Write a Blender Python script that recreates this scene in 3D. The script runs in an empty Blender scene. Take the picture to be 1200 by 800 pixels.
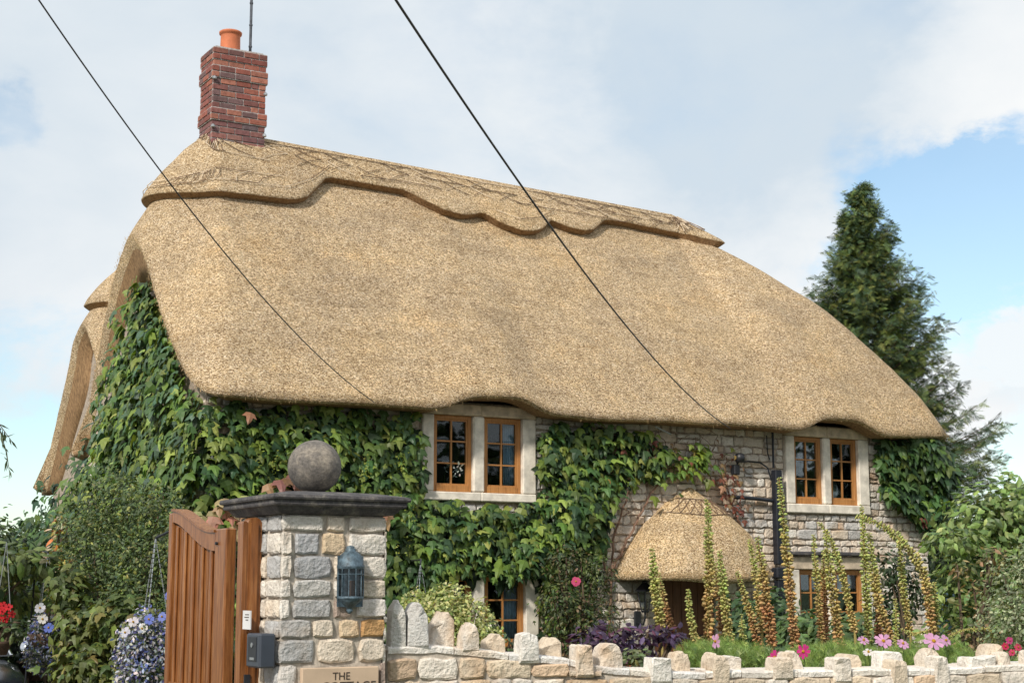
import bpy, math, random
import numpy as np
from mathutils import Vector, Matrix, noise
random.seed(7); rng = np.random.default_rng(11)
C = bpy.context.scene.collection
scn = bpy.context.scene
R = math.radians
# ------------------------------------------------------------------ camera
cd = bpy.data.cameras.new('camera'); cam = bpy.data.objects.new('camera', cd); C.objects.link(cam)
cam.location = (0, 0, 1.65)
cam.rotation_euler = (R(90) + math.atan(290/1850.0), 0, 0)
cd.sensor_width = 36.0; cd.lens = 1850/1200*36.0; cd.clip_end = 3000; cd.clip_start = .1
scn.camera = cam
# ------------------------------------------------------------------ sun, sky, exposure
SUN = Vector((-.42, -.80, .68)).normalized()
sl = bpy.data.lights.new('sun', 'SUN'); so = bpy.data.objects.new('sun', sl); C.objects.link(so)
sl.energy = 3.6; sl.angle = R(5); sl.color = (1, .93, .82)
so.rotation_euler = (-SUN).to_track_quat('-Z', 'Y').to_euler()
W = bpy.data.worlds.new('World'); scn.world = W; W.use_nodes = True
wt = W.node_tree; wt.nodes.clear()
def wn(t, **k):
    n = wt.nodes.new(t)
    for a, b in k.items(): setattr(n, a, b)
    return n
def wmath(op, a, b=None, clamp=False):
    n = wn('ShaderNodeMath', operation=op); n.use_clamp = clamp
    for i, x in enumerate((a, b)):
        if x is None: continue
        if isinstance(x, (int, float)): n.inputs[i].default_value = x
        else: wt.links.new(x, n.inputs[i])
    return n.outputs[0]
sky = wn('ShaderNodeTexSky', sky_type='NISHITA'); sky.sun_disc = False
sky.sun_elevation = math.asin(SUN.z); sky.sun_rotation = math.atan2(SUN.x, SUN.y)
sky.air_density = 1.0; sky.dust_density = .5; sky.ozone_density = .8
tc = wn('ShaderNodeTexCoord')
nrm = wn('ShaderNodeVectorMath', operation='NORMALIZE'); wt.links.new(tc.outputs['Generated'], nrm.inputs[0])
mp = wn('ShaderNodeMapping'); mp.inputs['Scale'].default_value = (1, 1, 1.7); mp.inputs['Location'].default_value = (2.3, .4, 1.1)
wt.links.new(nrm.outputs[0], mp.inputs[0])
def wnoise(scale, detail, rough, dist=0):
    n = wn('ShaderNodeTexNoise'); n.inputs['Scale'].default_value = scale; n.inputs['Detail'].default_value = detail
    n.inputs['Roughness'].default_value = rough; n.inputs['Distortion'].default_value = dist
    wt.links.new(mp.outputs[0], n.inputs['Vector']); return n.outputs[0]
n1 = wnoise(3.2, 7, .55, .3); n2 = wnoise(9, 8, .6, .2); n3 = wnoise(2.1, 4, .5)
def patch(d, rad, soft, warp=.05):
    v = Vector(d).normalized()
    dp = wn('ShaderNodeVectorMath', operation='DOT_PRODUCT'); wt.links.new(nrm.outputs[0], dp.inputs[0]); dp.inputs[1].default_value = v
    ang = wmath('ARCCOSINE', dp.outputs['Value'])
    ang = wmath('ADD', ang, wmath('MULTIPLY', wmath('SUBTRACT', n2, .5), warp))
    mr = wn('ShaderNodeMapRange', interpolation_type='SMOOTHSTEP'); wt.links.new(ang, mr.inputs[0])
    mr.inputs[1].default_value = R(rad + soft); mr.inputs[2].default_value = R(max(rad - soft, 0)); return mr.outputs[0]
cov = wmath('ADD', wmath('MULTIPLY', n1, 1.5), wmath('MULTIPLY', n2, .45))      # mean about .97
cov = wmath('SUBTRACT', cov, -.18)
BLUE = [((.26, 1, .235), 2.3, 2.4, .72), ((.31, 1, .205), 3.0, 2.2, .78), ((.205, 1, .20), 1.2, 1.8, .55), ((.325, 1, .285), .8, 1.3, .55), ((.32, 1, .06), 2.6, 1.6, .8),
        ((-.33, 1, .105), 2.4, 2.4, .62), ((-.30, 1, .04), 4, 3, .5), ((-.32, 1, .295), .8, 1.4, .40)]
for d, r_, s_, a in BLUE: cov = wmath('SUBTRACT', cov, wmath('MULTIPLY', patch(d, r_, s_, .16), a))
cum = wmath('MAXIMUM', patch((.325, 1, .150), 1.7, .35, .10), patch((.295, 1, .125), 1.6, .6, .12))
cum = wmath('MAXIMUM', cum, patch((.29, 1, .085), 1.2, .9, .12))
mr = wn('ShaderNodeMapRange', interpolation_type='SMOOTHSTEP'); wt.links.new(cov, mr.inputs[0])
mr.inputs[1].default_value = .35; mr.inputs[2].default_value = 1.15
covf = wmath('MAXIMUM', wmath('MAXIMUM', mr.outputs[0], .14), wmath('MULTIPLY', cum, .9))
ccol = wn('ShaderNodeMix', data_type='RGBA')
gm = wn('ShaderNodeMapRange'); wt.links.new(wmath('ADD', wmath('MULTIPLY', n3, .7), wmath('MULTIPLY', n1, .5)), gm.inputs[0]); gm.inputs[1].default_value = .46; gm.inputs[2].default_value = .70
gmx = wmath('MAXIMUM', wmath('SUBTRACT', gm.outputs[0], wmath('MULTIPLY', patch((.15, 1, .32), 5.5, 4.5, .2), .9), True), wmath('MULTIPLY', cum, .9))
wt.links.new(gmx, ccol.inputs[0]); ccol.inputs[6].default_value = (.64, .73, .81, 1); ccol.inputs[7].default_value = (.93, .945, .95, 1)
b1 = wn('ShaderNodeBackground'); b1.inputs[1].default_value = .15; tint = wn('ShaderNodeMix', data_type='RGBA', blend_type='MULTIPLY'); tint.inputs[0].default_value = 1; tint.inputs[7].default_value = (.94, 1.03, 1.0, 1); wt.links.new(sky.outputs[0], tint.inputs[6]); wt.links.new(tint.outputs[2], b1.inputs[0])
b2 = wn('ShaderNodeBackground'); b2.inputs[1].default_value = .97; wt.links.new(ccol.outputs[2], b2.inputs[0])
mx = wn('ShaderNodeMixShader'); wt.links.new(covf, mx.inputs[0]); wt.links.new(b1.outputs[0], mx.inputs[1]); wt.links.new(b2.outputs[0], mx.inputs[2])
wo = wn('ShaderNodeOutputWorld'); wt.links.new(mx.outputs[0], wo.inputs[0])
vs = scn.view_settings; vs.view_transform = 'Standard'; vs.look = 'None'; vs.gamma = 1; vs.exposure = 0.08; vs.use_curve_mapping = False
scn.cycles.max_bounces = 6; scn.cycles.transparent_max_bounces = 12

# ------------------------------------------------------------------ materials
class NT:
    def __init__(s, name):
        s.m = bpy.data.materials.new(name); s.m.use_nodes = True; s.t = s.m.node_tree; s.t.nodes.clear()
        s.out = s.n('ShaderNodeOutputMaterial'); s.b = s.n('ShaderNodeBsdfPrincipled'); s.l(s.b.outputs[0], s.out.inputs[0])
        s.co = s.n('ShaderNodeTexCoord').outputs['Object']
    def n(s, t, **k):
        x = s.t.nodes.new(t)
        for a, b in k.items(): setattr(x, a, b)
        return x
    def l(s, a, b): s.t.links.new(a, b)
    def noise(s, scale, detail=4, rough=.55, vec=None, stretch=None):
        x = s.n('ShaderNodeTexNoise'); x.inputs['Scale'].default_value = scale; x.inputs['Detail'].default_value = detail; x.inputs['Roughness'].default_value = rough
        v = vec or s.co
        if stretch:
            mpn = s.n('ShaderNodeMapping'); mpn.inputs['Scale'].default_value = stretch; s.l(v, mpn.inputs[0]); v = mpn.outputs[0]
        s.l(v, x.inputs['Vector']); return x.outputs[0]
    def vor(s, scale, feature='F1', out='Distance', stretch=None):
        x = s.n('ShaderNodeTexVoronoi', feature=feature); x.inputs['Scale'].default_value = scale
        v = s.co
        if stretch:
            mpn = s.n('ShaderNodeMapping'); mpn.inputs['Scale'].default_value = stretch; s.l(v, mpn.inputs[0]); v = mpn.outputs[0]
        s.l(v, x.inputs['Vector']); return x.outputs[out]
    def ramp(s, f, stops):
        x = s.n('ShaderNodeValToRGB'); e = x.color_ramp.elements
        while len(e) < len(stops): e.new(.5)
        for i, (p, c) in enumerate(stops): e[i].position = p; e[i].color = (*c, 1)
        s.l(f, x.inputs[0]); return x.outputs[0]
    def mix(s, f, a, b, mode='MIX'):
        x = s.n('ShaderNodeMix', data_type='RGBA', blend_type=mode)
        for i, q in ((0, f), (6, a), (7, b)):
            if isinstance(q, (int, float)): x.inputs[i].default_value = q
            elif isinstance(q, tuple): x.inputs[i].default_value = (*q, 1)
            else: s.l(q, x.inputs[i])
        return x.outputs[2]
    def mrange(s, f, a, b, c=0, d=1):
        x = s.n('ShaderNodeMapRange'); s.l(f, x.inputs[0])
        for i, q in enumerate((a, b, c, d)): x.inputs[i+1].default_value = q
        return x.outputs[0]
    def math(s, op, a, b):
        x = s.n('ShaderNodeMath', operation=op)
        for i, q in enumerate((a, b)):
            if isinstance(q, (int, float)): x.inputs[i].default_value = q
            else: s.l(q, x.inputs[i])
        return x.outputs[0]
    def bump(s, h, strength, dist):
        x = s.n('ShaderNodeBump'); x.inputs['Strength'].default_value = strength; x.inputs['Distance'].default_value = dist
        s.l(h, x.inputs['Height']); s.l(x.outputs[0], s.b.inputs['Normal']); return x
    def attr(s): return s.n('ShaderNodeVertexColor', layer_name='Col').outputs[0]
    def col(s, c):
        if isinstance(c, tuple): s.b.inputs['Base Color'].default_value = (*c, 1)
        else: s.l(c, s.b.inputs['Base Color'])
    def rough(s, r): s.b.inputs['Roughness'].default_value = r
M = {}
def simple(name, c, rough=.6, metal=0, var=.15, scale=8, bump=.15, dist=.004, stretch=None):
    k = NT(name); nz = k.noise(scale, 5, .6, stretch=stretch)
    d = tuple(x*(1-var*1.6) for x in c); u = tuple(min(1, x*(1+var)) for x in c)
    k.col(k.ramp(nz, [(.3, d), (.7, u)])); k.rough(rough); k.b.inputs['Metallic'].default_value = metal
    if bump: k.bump(nz, bump, dist)
    M[name] = k.m; return k
def thatch_mat(name, warm=1.0):
    k = NT(name)
    v = k.vor(78, out='Color', stretch=(.8, .8, 1.15)); sep = k.n('ShaderNodeSeparateColor'); k.l(v, sep.inputs[0])
    vd = k.vor(58); fine = k.noise(58, 3, .75, stretch=(.75, .75, 1.2)); band = k.noise(3.2, 6, .7, stretch=(.22, .22, 2.6)); run = k.noise(2.0, 5, .6, stretch=(3.2, 3.2, .5)); big = k.noise(.9, 5, .6); mid = k.noise(5, 5, .65, stretch=(1, 1, .6))
    c = k.ramp(sep.outputs[0], [(0, (.23, .155, .085)), (.16, (.47, .345, .205)), (.45, (.70, .54, .35)), (.85, (.84, .68, .475)), (1, (.95, .84, .66))])
    c = k.mix(k.mrange(vd, .25, .8), c, (.30, .19, .09), 'MIX') if False else c
    gap = k.mrange(fine, .385, .50)                                    # dark gaps between the reed ends
    c = k.mix(gap, (.20, .125, .07), c)
    patch_ = k.ramp(mid, [(.3, (.80, .78, .74)), (.55, (1, 1, 1)), (.75, (1.08, 1.02, .9))])
    c = k.mix(.8, c, patch_, 'MULTIPLY')
    c = k.mix(.9, c, k.ramp(big, [(.32, (.84, .83, .83)), (.5, (1, .985, .96)), (.7, (1.04, 1.0, .92))]), 'MULTIPLY')
    warmth = k.noise(.7, 6, .7, stretch=(1, 1, 1.6)); c = k.mix(.85, c, k.ramp(warmth, [(.30, (.86, .87, .91)), (.44, (1.0, 1.0, 1.02)), (.55, (1.04, 1.03, 1.02)), (.72, (1.10, 1.0, .86))]), 'MULTIPLY')
    c = k.mix(.75, c, k.ramp(band, [(.3, (.80, .77, .72)), (.5, (1, .99, .97)), (.72, (1.10, 1.07, 1.0))]), 'MULTIPLY')
    c = k.mix(.6, c, k.ramp(run, [(.32, (.84, .83, .83)), (.5, (1, 1, 1)), (.72, (1.07, 1.05, 1.0))]), 'MULTIPLY')
    k.col(c); k.rough(.9); k.b.inputs['Specular IOR Level'].default_value = .15
    h = k.math('ADD', k.math('MULTIPLY', fine, 1.0), k.math('MULTIPLY', sep.outputs[1], .5))
    k.bump(h, .9, .03); M[name] = k.m
    if warm != 1: k.col(k.mix(1.0, c, (warm, warm*.99, warm*.96), 'MULTIPLY'))
thatch_mat('thatch'); thatch_mat('pale_thatch', 1.12)
k = NT('thatch_cut')                                                   # the combed cut edge: darker brown, streaked
st = k.noise(34, 4, .7, stretch=(1, 1, .25)); k.col(k.ramp(st, [(.3, (.13, .07, .035)), (.55, (.33, .20, .10)), (.8, (.50, .33, .18))])); k.rough(.95); k.bump(st, .6, .02); M['thatch_cut'] = k.m
k = NT('stone')
a = k.attr(); m1 = k.noise(9, 6, .65); m2 = k.noise(45, 4, .6); m3 = k.noise(2.5, 4, .6)
c = k.mix(.75, a, k.ramp(m1, [(.25, (.62, .58, .54)), (.5, (1, 1, 1)), (.75, (1.12, 1.08, 1.02))]), 'MULTIPLY')
c = k.mix(.6, c, k.ramp(m2, [(.3, (.75, .72, .7)), (.6, (1.05, 1.05, 1.05))]), 'MULTIPLY')
c = k.mix(k.mrange(m3, .52, .70, 0, .55), c, (.74, .50, .27), 'MULTIPLY')
m4 = k.noise(5, 7, .7); c = k.mix(k.mrange(m4, .57, .70, 0, .6), c, (.55, .56, .58), 'MULTIPLY')
k.col(c); k.rough(.9); k.bump(k.math('ADD', m1, k.math('MULTIPLY', m2, .5)), .9, .035); M['stone'] = k.m
simple('pale_mortar', (.52, .46, .39), .95, var=.3, scale=25, bump=.5, dist=.01)
simple('mortar', (.40, .33, .27), .95, var=.3, scale=25, bump=.5, dist=.01)
simple('dressed_stone', (.76, .70, .61), .9, var=.2, scale=7, bump=.35, dist=.01)
simple('dressed_stone_brown', (.64, .52, .39), .9, var=.25, scale=7, bump=.35, dist=.01)
simple('white_stone', (.66, .61, .54), .9, var=.18, scale=14, bump=.5, dist=.012)
k = NT('cap_stone'); m1 = k.noise(10, 6, .7); m2 = k.noise(60, 4, .6)
c = k.ramp(m1, [(.3, (.034, .033, .038)), (.52, (.08, .075, .078)), (.72, (.21, .19, .165))]); c = k.mix(.6, c, k.ramp(m2, [(.35, (.6, .6, .6)), (.6, (1.3, 1.3, 1.3))]), 'MULTIPLY')
k.col(c); k.rough(.9); k.bump(m2, .6, .01); M['cap_stone'] = k.m
k = NT('ball_stone'); m1 = k.noise(7, 6, .7); m2 = k.noise(70, 4, .6)
lv = m1
c = k.ramp(lv, [(.3, (.07, .065, .065)), (.5, (.15, .135, .12)), (.7, (.30, .26, .21))]); c = k.mix(.7, c, k.ramp(m2, [(.35, (.6, .6, .6)), (.6, (1.3, 1.3, 1.3))]), 'MULTIPLY')
k.col(c); k.rough(.9); k.bump(m2, .5, .008); M['ball_stone'] = k.m
k = NT('brick'); a = k.attr(); m1 = k.noise(18, 5, .65); k.col(k.mix(.8, a, k.ramp(m1, [(.3, (.55, .5, .5)), (.6, (1.1, 1.1, 1.1))]), 'MULTIPLY')); k.rough(.9); k.bump(m1, .5, .01); M['brick'] = k.m
simple('brick_mortar', (.46, .42, .40), .95, var=.3, scale=30)
simple('terracotta', (.56, .17, .075), .75, var=.12, scale=12)
def wood(name, a, b, c_, rough=.4, st=(14, 14, 1.2)):
    k = NT(name); nz = k.noise(3.5, 8, .65, stretch=st); nz2 = k.noise(1.2, 3, .5)
    c = k.ramp(nz, [(.25, a), (.5, b), (.78, c_)]); c = k.mix(.5, c, k.ramp(nz2, [(.3, (.75, .72, .7)), (.7, (1.15, 1.12, 1.1))]), 'MULTIPLY')
    k.col(c); k.rough(rough); k.bump(nz, .3, .003); M[name] = k.m
wood('gate_wood', (.085, .03, .009), (.24, .09, .026), (.42, .20, .07), .36)
wood('window_wood', (.27, .11, .03), (.44, .20, .06), (.55, .28, .095), .5)
wood('door_wood', (.08, .03, .012), (.15, .06, .022), (.22, .095, .035), .55)
simple('bark', (.12, .085, .055), .95, var=.4, scale=10, stretch=(3, 3, .6), bump=.8, dist=.03)
simple('vine_wood', (.22, .13, .09), .95, var=.3, scale=10)
k = NT('hazel'); k.col(k.attr()); k.rough(.9); M['hazel'] = k.m
simple('black_iron', (.018, .02, .026), .45, var=.2)
simple('black_pipe', (.014, .017, .026), .4, var=.2)
simple('verdigris', (.10, .15, .19), .55, metal=.3, var=.45, scale=35, bump=.3)
simple('galvanised', (.42, .44, .46), .4, metal=.7)
simple('cable', (.05, .045, .045), .6)
simple('grey_mast', (.10, .11, .13), .5, metal=.5, var=.5, scale=6)
simple('unlit_room', (.05, .045, .045), .9)  # near-black colour standing in for the unlit rooms
simple('curtain', (.50, .62, .72), .9, var=.1)
simple('pale_curtain', (.6, .62, .64), .9, var=.1)
simple('intercom_plastic', (.045, .055, .075), .4, var=.1)
simple('white_plastic', (.65, .65, .66), .5, var=.05)
simple('plaque_stone', (.56, .42, .30), .85, var=.10, scale=6)
simple('letter', (.06, .04, .03), .8)
simple('car_paint', (.012, .016, .028), .18, var=.05, scale=2, bump=0)
simple('chrome', (.7, .72, .75), .12, metal=1, bump=0)
simple('rubber', (.02, .02, .02), .8)
simple('wicker', (.07, .04, .025), .8, var=.4, scale=40, bump=.6, dist=.01)
simple('blue_paint', (.10, .17, .23), .6, var=.2, scale=5)
simple('lamp_inner', (.10, .055, .04), .7)  # plain dull brown lamp core, no glow
k = NT('asphalt'); m1 = k.noise(60, 4, .7); k.col(k.ramp(m1, [(.3, (.03, .03, .032)), (.7, (.075, .073, .07))])); k.rough(.9); k.bump(m1, .5, .005); M['asphalt'] = k.m
k = NT('gravel'); m1 = k.noise(30, 5, .7); k.col(k.ramp(m1, [(.3, (.17, .14, .11)), (.7, (.34, .30, .25))])); k.rough(.95); k.bump(m1, .7, .01); M['gravel'] = k.m
k = NT('soil'); m1 = k.noise(14, 6, .7); k.col(k.ramp(m1, [(.3, (.03, .02, .014)), (.7, (.09, .06, .04))])); k.rough(.95); k.bump(m1, .8, .03); M['soil'] = k.m
k = NT('grass_ground'); m1 = k.noise(3, 8, .7); k.col(k.ramp(m1, [(.3, (.03, .05, .014)), (.7, (.075, .105, .03))])); k.rough(.95); k.bump(m1, .8, .05); M['grass_ground'] = k.m
def leaf_mat(name, rough=.48, trans=.3, spec=.45):
    k = NT(name); a = k.attr(); m1 = k.noise(30, 3, .6)
    c = k.mix(.5, a, k.ramp(m1, [(.3, (.7, .75, .7)), (.7, (1.2, 1.15, 1.1))]), 'MULTIPLY'); k.col(c); k.rough(rough); k.b.inputs['Specular IOR Level'].default_value = spec
    t = k.n('ShaderNodeBsdfTranslucent'); k.l(k.mix(1.0, c, (1.3, 1.25, .55), 'MULTIPLY'), t.inputs[0])
    mxn = k.n('ShaderNodeMixShader'); mxn.inputs[0].default_value = trans; k.l(k.b.outputs[0], mxn.inputs[1]); k.l(t.outputs[0], mxn.inputs[2]); k.l(mxn.outputs[0], k.out.inputs[0])
    M[name] = k.m
leaf_mat('leaf'); leaf_mat('petal', .7, .35, .2); leaf_mat('needle', .6, .12, .3); leaf_mat('pod', .7, .1, .2)
k = NT('glass'); k.t.nodes.remove(k.b)
tr = k.n('ShaderNodeBsdfTransparent'); tr.inputs[0].default_value = (.78, .84, .86, 1); gl = k.n('ShaderNodeBsdfGlossy'); gl.inputs['Roughness'].default_value = .02
fr = k.n('ShaderNodeFresnel'); fr.inputs[0].default_value = 1.5; ms = k.n('ShaderNodeMixShader'); nzg = k.noise(1.6, 2, .4)
bp = k.n('ShaderNodeBump'); bp.inputs['Strength'].default_value = .2; bp.inputs['Distance'].default_value = .02; k.l(nzg, bp.inputs['Height']); k.l(bp.outputs[0], gl.inputs['Normal'])
k.l(fr.outputs[0], ms.inputs[0]); k.l(tr.outputs[0], ms.inputs[1]); k.l(gl.outputs[0], ms.inputs[2]); k.l(ms.outputs[0], k.out.inputs[0]); M['glass'] = k.m

# ------------------------------------------------------------------ mesh helpers
class MB:
    def __init__(s): s.v = []; s.f = []; s.c = []; s.n = 0
    def add(s, v, f, col=None):
        v = np.asarray(v, float).reshape(-1, 3); off = s.n
        s.v.append(v); s.n += len(v)
        s.f.extend([[i + off for i in q] for q in f])
        c = np.ones((len(v), 3)) if col is None else np.broadcast_to(np.asarray(col, float), (len(v), 3))
        s.c.append(c); return s
    def box(s, lo, hi, col=None, bev=0.0):
        (x0, y0, z0), (x1, y1, z1) = lo, hi
        if bev <= 0:
            v = [(x, y, z) for x in (x0, x1) for y in (y0, y1) for z in (z0, z1)]
            f = [(0, 1, 3, 2), (4, 6, 7, 5), (0, 4, 5, 1), (2, 3, 7, 6), (0, 2, 6, 4), (1, 5, 7, 3)]
            return s.add(v, f, col)
        b = bev; v = []; idx = {}
        for ix, x in enumerate((x0, x1)):
            for iy, y in enumerate((y0, y1)):
                for iz, z in enumerate((z0, z1)):
                    sx, sy, sz = (b if ix == 0 else -b), (b if iy == 0 else -b), (b if iz == 0 else -b)
                    idx[ix, iy, iz] = len(v); v += [(x, y+sy, z+sz), (x+sx, y, z+sz), (x+sx, y+sy, z)]
        f = []
        I = lambda a, b_, c, k_: idx[a, b_, c] + k_
        for ix in (0, 1): q = [I(ix, 0, 0, 0), I(ix, 1, 0, 0), I(ix, 1, 1, 0), I(ix, 0, 1, 0)]; f.append(q if ix else q[::-1])
        for iy in (0, 1): q = [I(0, iy, 0, 1), I(0, iy, 1, 1), I(1, iy, 1, 1), I(1, iy, 0, 1)]; f.append(q if iy else q[::-1])
        for iz in (0, 1): q = [I(0, 0, iz, 2), I(1, 0, iz, 2), I(1, 1, iz, 2), I(0, 1, iz, 2)]; f.append(q if iz else q[::-1])
        for iy in (0, 1):
            for iz in (0, 1): f.append([I(0, iy, iz, 1), I(1, iy, iz, 1), I(1, iy, iz, 2), I(0, iy, iz, 2)])
        for ix in (0, 1):
            for iz in (0, 1): f.append([I(ix, 0, iz, 0), I(ix, 1, iz, 0), I(ix, 1, iz, 2), I(ix, 0, iz, 2)])
        for ix in (0, 1):
            for iy in (0, 1): f.append([I(ix, iy, 0, 0), I(ix, iy, 1, 0), I(ix, iy, 1, 1), I(ix, iy, 0, 1)])
        for k_ in idx.values(): f.append([k_, k_+1, k_+2])
        return s.add(v, f, col)
    def tube(s, pts, r, n=8, col=None, cap=True):
        pts = [Vector(p) for p in pts]; rs = r if hasattr(r, '__len__') else [r]*len(pts)
        v = []; up = None
        for i, p in enumerate(pts):
            d = (pts[min(i+1, len(pts)-1)] - pts[max(i-1, 0)]).normalized()
            if up is None: up = d.orthogonal().normalized()
            up = (up - d*up.dot(d)).normalized(); w = d.cross(up)
            for j in range(n):
                a_ = 2*math.pi*j/n; v.append(p + (up*math.cos(a_) + w*math.sin(a_))*rs[i])
        f = [(i*n+j, i*n+(j+1) % n, (i+1)*n+(j+1) % n, (i+1)*n+j) for i in range(len(pts)-1) for j in range(n)]
        if cap: f += [list(range(n))[::-1], [(len(pts)-1)*n+j for j in range(n)]]
        return s.add([tuple(q) for q in v], f, col)
    def lathe(s, prof, c=(0, 0, 0), n=24, col=None, sx=1, sy=1, a0=0, rot=0):
        v = []
        for (r_, z) in prof:
            for j in range(n):
                a_ = 2*math.pi*j/n + rot; v.append((c[0]+sx*r_*math.cos(a_), c[1]+sy*r_*math.sin(a_), c[2]+z))
        f = [(i*n+j, i*n+(j+1) % n, (i+1)*n+(j+1) % n, (i+1)*n+j) for i in range(len(prof)-1) for j in range(n)]
        f += [list(range(n))[::-1], [(len(prof)-1)*n+j for j in range(n)]]
        return s.add(v, f, col)
    def prism(s, poly, axis, a, b, col=None):       # polygon (p,q) extruded along axis 0/1/2 from a to b
        n = len(poly)
        def P(p, q, h): return {0: (h, p, q), 1: (p, h, q), 2: (p, q, h)}[axis]
        v = [P(p, q, a) for p, q in poly] + [P(p, q, b) for p, q in poly]
        f = [list(range(n)), list(range(n, 2*n))[::-1]] + [(i, n+i, n+(i+1) % n, (i+1) % n) for i in range(n)]
        return s.add(v, f, col)
    def scatter(s, tv, tf, pos, mats, scale, cols):
        tv = np.asarray(tv, float); n = len(pos); m = len(tv)
        v = np.einsum('nij,mj->nmi', mats, tv) * np.asarray(scale).reshape(-1, 1, 1) + np.asarray(pos)[:, None, :]
        off = s.n
        s.v.append(v.reshape(-1, 3)); s.n += n*m
        base = (np.arange(n)*m + off)
        for b in base:
            for q in tf: s.f.append([i + int(b) for i in q])
        s.c.append(np.repeat(np.asarray(cols, float).reshape(-1, 3), m, axis=0)); return s
    def obj(s, name, mat, parent=None, smooth=False, fix=True):
        me = bpy.data.meshes.new(name); v = np.concatenate(s.v)
        me.from_pydata(v.tolist(), [], s.f)
        ca = me.color_attributes.new('Col', 'FLOAT_COLOR', 'POINT'); c = np.concatenate(s.c)
        ca.data.foreach_set('color', np.hstack([c, np.ones((len(c), 1))]).astype(np.float32).ravel())
        if smooth: me.polygons.foreach_set('use_smooth', [True]*len(me.polygons))
        mats = mat if isinstance(mat, (list, tuple)) else [mat]
        for mm in mats: me.materials.append(M[mm])
        me.update()
        if fix:
            import bmesh
            bm = bmesh.new(); bm.from_mesh(me); bmesh.ops.recalc_face_normals(bm, faces=bm.faces); bm.to_mesh(me); bm.free()
        o = bpy.data.objects.new(name, me); C.objects.link(o); o.parent = parent; return o
def tag(o, label=None, cat=None, group=None, kind=None):
    if label: o['label'] = label
    if cat: o['category'] = cat
    if group: o['group'] = group
    if kind: o['kind'] = kind
    return o
def thing(name, label, cat, loc=(0, 0, 0), rz=0, group=None):
    o = bpy.data.objects.new(name, None); C.objects.link(o); o.location = loc; o.rotation_euler = (0, 0, rz); o.empty_display_size = .2
    return tag(o, label, cat, group)
def frames(nrm_, tip, roll=0):      # matrices with columns x (side), y (tip direction), z (normal)
    z = np.asarray(nrm_, float); z /= np.linalg.norm(z, axis=1, keepdims=True)
    y = np.asarray(tip, float); y = y - (y*z).sum(1, keepdims=True)*z; y /= np.linalg.norm(y, axis=1, keepdims=True)+1e-9
    x = np.cross(y, z); return np.stack([x, y, z], axis=2)
def inpoly(x, y, poly):
    ins = False; n = len(poly)
    for i in range(n):
        x0, y0 = poly[i]; x1, y1 = poly[(i+1) % n]
        if (y0 > y) != (y1 > y) and x < (x1-x0)*(y-y0)/(y1-y0)+x0: ins = not ins
    return ins
def nz(x, y, z=0, s=1): return noise.noise(Vector((x*s, y*s, z*s)))
# leaf templates (tip along +y, normal +z, unit length)
IVY_V = [(0, 0, 0), (-.30, .02, -.06), (-.52, .38, -.10), (-.24, .40, -.02), (-.16, .72, -.06), (0, 1, -.12), (.16, .72, -.06), (.24, .40, -.02), (.52, .38, -.10), (.30, .02, -.06), (0, .38, .05), (0, .72, .02)]
IVY_F = [(0, 10, 3, 1), (1, 3, 2), (10, 11, 4, 3), (11, 5, 4), (0, 9, 7, 10), (9, 8, 7), (10, 7, 6, 11), (11, 6, 5)]
OV_V = [(0, 0, 0), (-.24, .3, -.04), (-.2, .65, -.06), (0, 1, -.1), (.2, .65, -.06), (.24, .3, -.04), (0, .5, .04)]
OV_F = [(0, 6, 1), (1, 6, 2), (2, 6, 3), (0, 5, 6), (5, 4, 6), (4, 3, 6)]
SM_V = [(0, 0, 0), (-.28, .5, 0), (0, 1, -.05), (.28, .5, 0)]; SM_F = [(0, 3, 2, 1)]
def jitcol(base, n, var=.25, hue=.08):
    base = np.asarray(base, float); b = base if base.ndim == 2 else np.tile(base, (n, 1))
    k_ = (1 + rng.uniform(-var, var, (n, 1))); h = 1 + rng.uniform(-hue, hue, (n, 3)); return np.clip(b*k_*h, 0, 1)
def choose(cols, w, n):
    i = rng.choice(len(cols), n, p=np.array(w)/sum(w)); return np.asarray(cols, float)[i]

# ------------------------------------------------------------------ ground
def sheet(name, pts, z, mat):
    mb = MB(); mb.add([(x, y, z) for x, y in pts], [list(range(len(pts)))]); o = mb.obj(name, mat, fix=False); o['kind'] = 'structure'; return o
sheet('ground', [(-900, -900), (900, -900), (900, 900), (-900, 900)], 0, 'grass_ground')
sheet('road', [(-60, -5), (60, -5), (60, 7.2), (-60, 5.6)], .004, 'asphalt')
sheet('driveway', [(-6.5, 6.2), (-1.6, 6.4), (-1.75, 9.6), (-3.2, 12.2), (-4.2, 22), (-9.5, 22), (-8.0, 11)], .008, 'gravel')
sheet('flower_bed', [(-.9, 9.8), (8.5, 11.2), (9.5, 16.5), (-.2, 15.4)], .008, 'soil')
sheet('garden_path', [(-.2, 15.6), (9.5, 16.8), (9.8, 21.0), (-3.2, 17.3)], .008, 'gravel')

# ------------------------------------------------------------------ the cottage
HO = Vector((-.44, 20.5, 0)); HA = R(30)
U_ = Vector((math.cos(HA), math.sin(HA), 0)); V_ = Vector((-math.sin(HA), math.cos(HA), 0))
def hw(s, t, z): return HO + U_*s + V_*t + Vector((0, 0, z))
cot = thing('thatched_cottage', 'stone cottage under a huge curved straw thatch with a red brick chimney', 'house', HO, HA)
WIN = [(.02, 2.77, 4.02, (-.66, -.09), (.085, .652), 2.885, 3.87), (5.89, 2.75, 4.03, (5.27, 5.81), (5.97, 6.5), 2.885, 3.87),
       (.02, .80, 2.0, (-.66, -.09), (.095, .69), .91, 1.82), (5.92, .84, 2.12, (5.30, 5.84), (5.99, 6.53), .955, 1.93)]
holes = [(w[3][0]-.17, w[4][1]+.2, w[1], w[2]) for w in WIN] + [(2.78, 3.78, 0, 2.0)]
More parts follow.
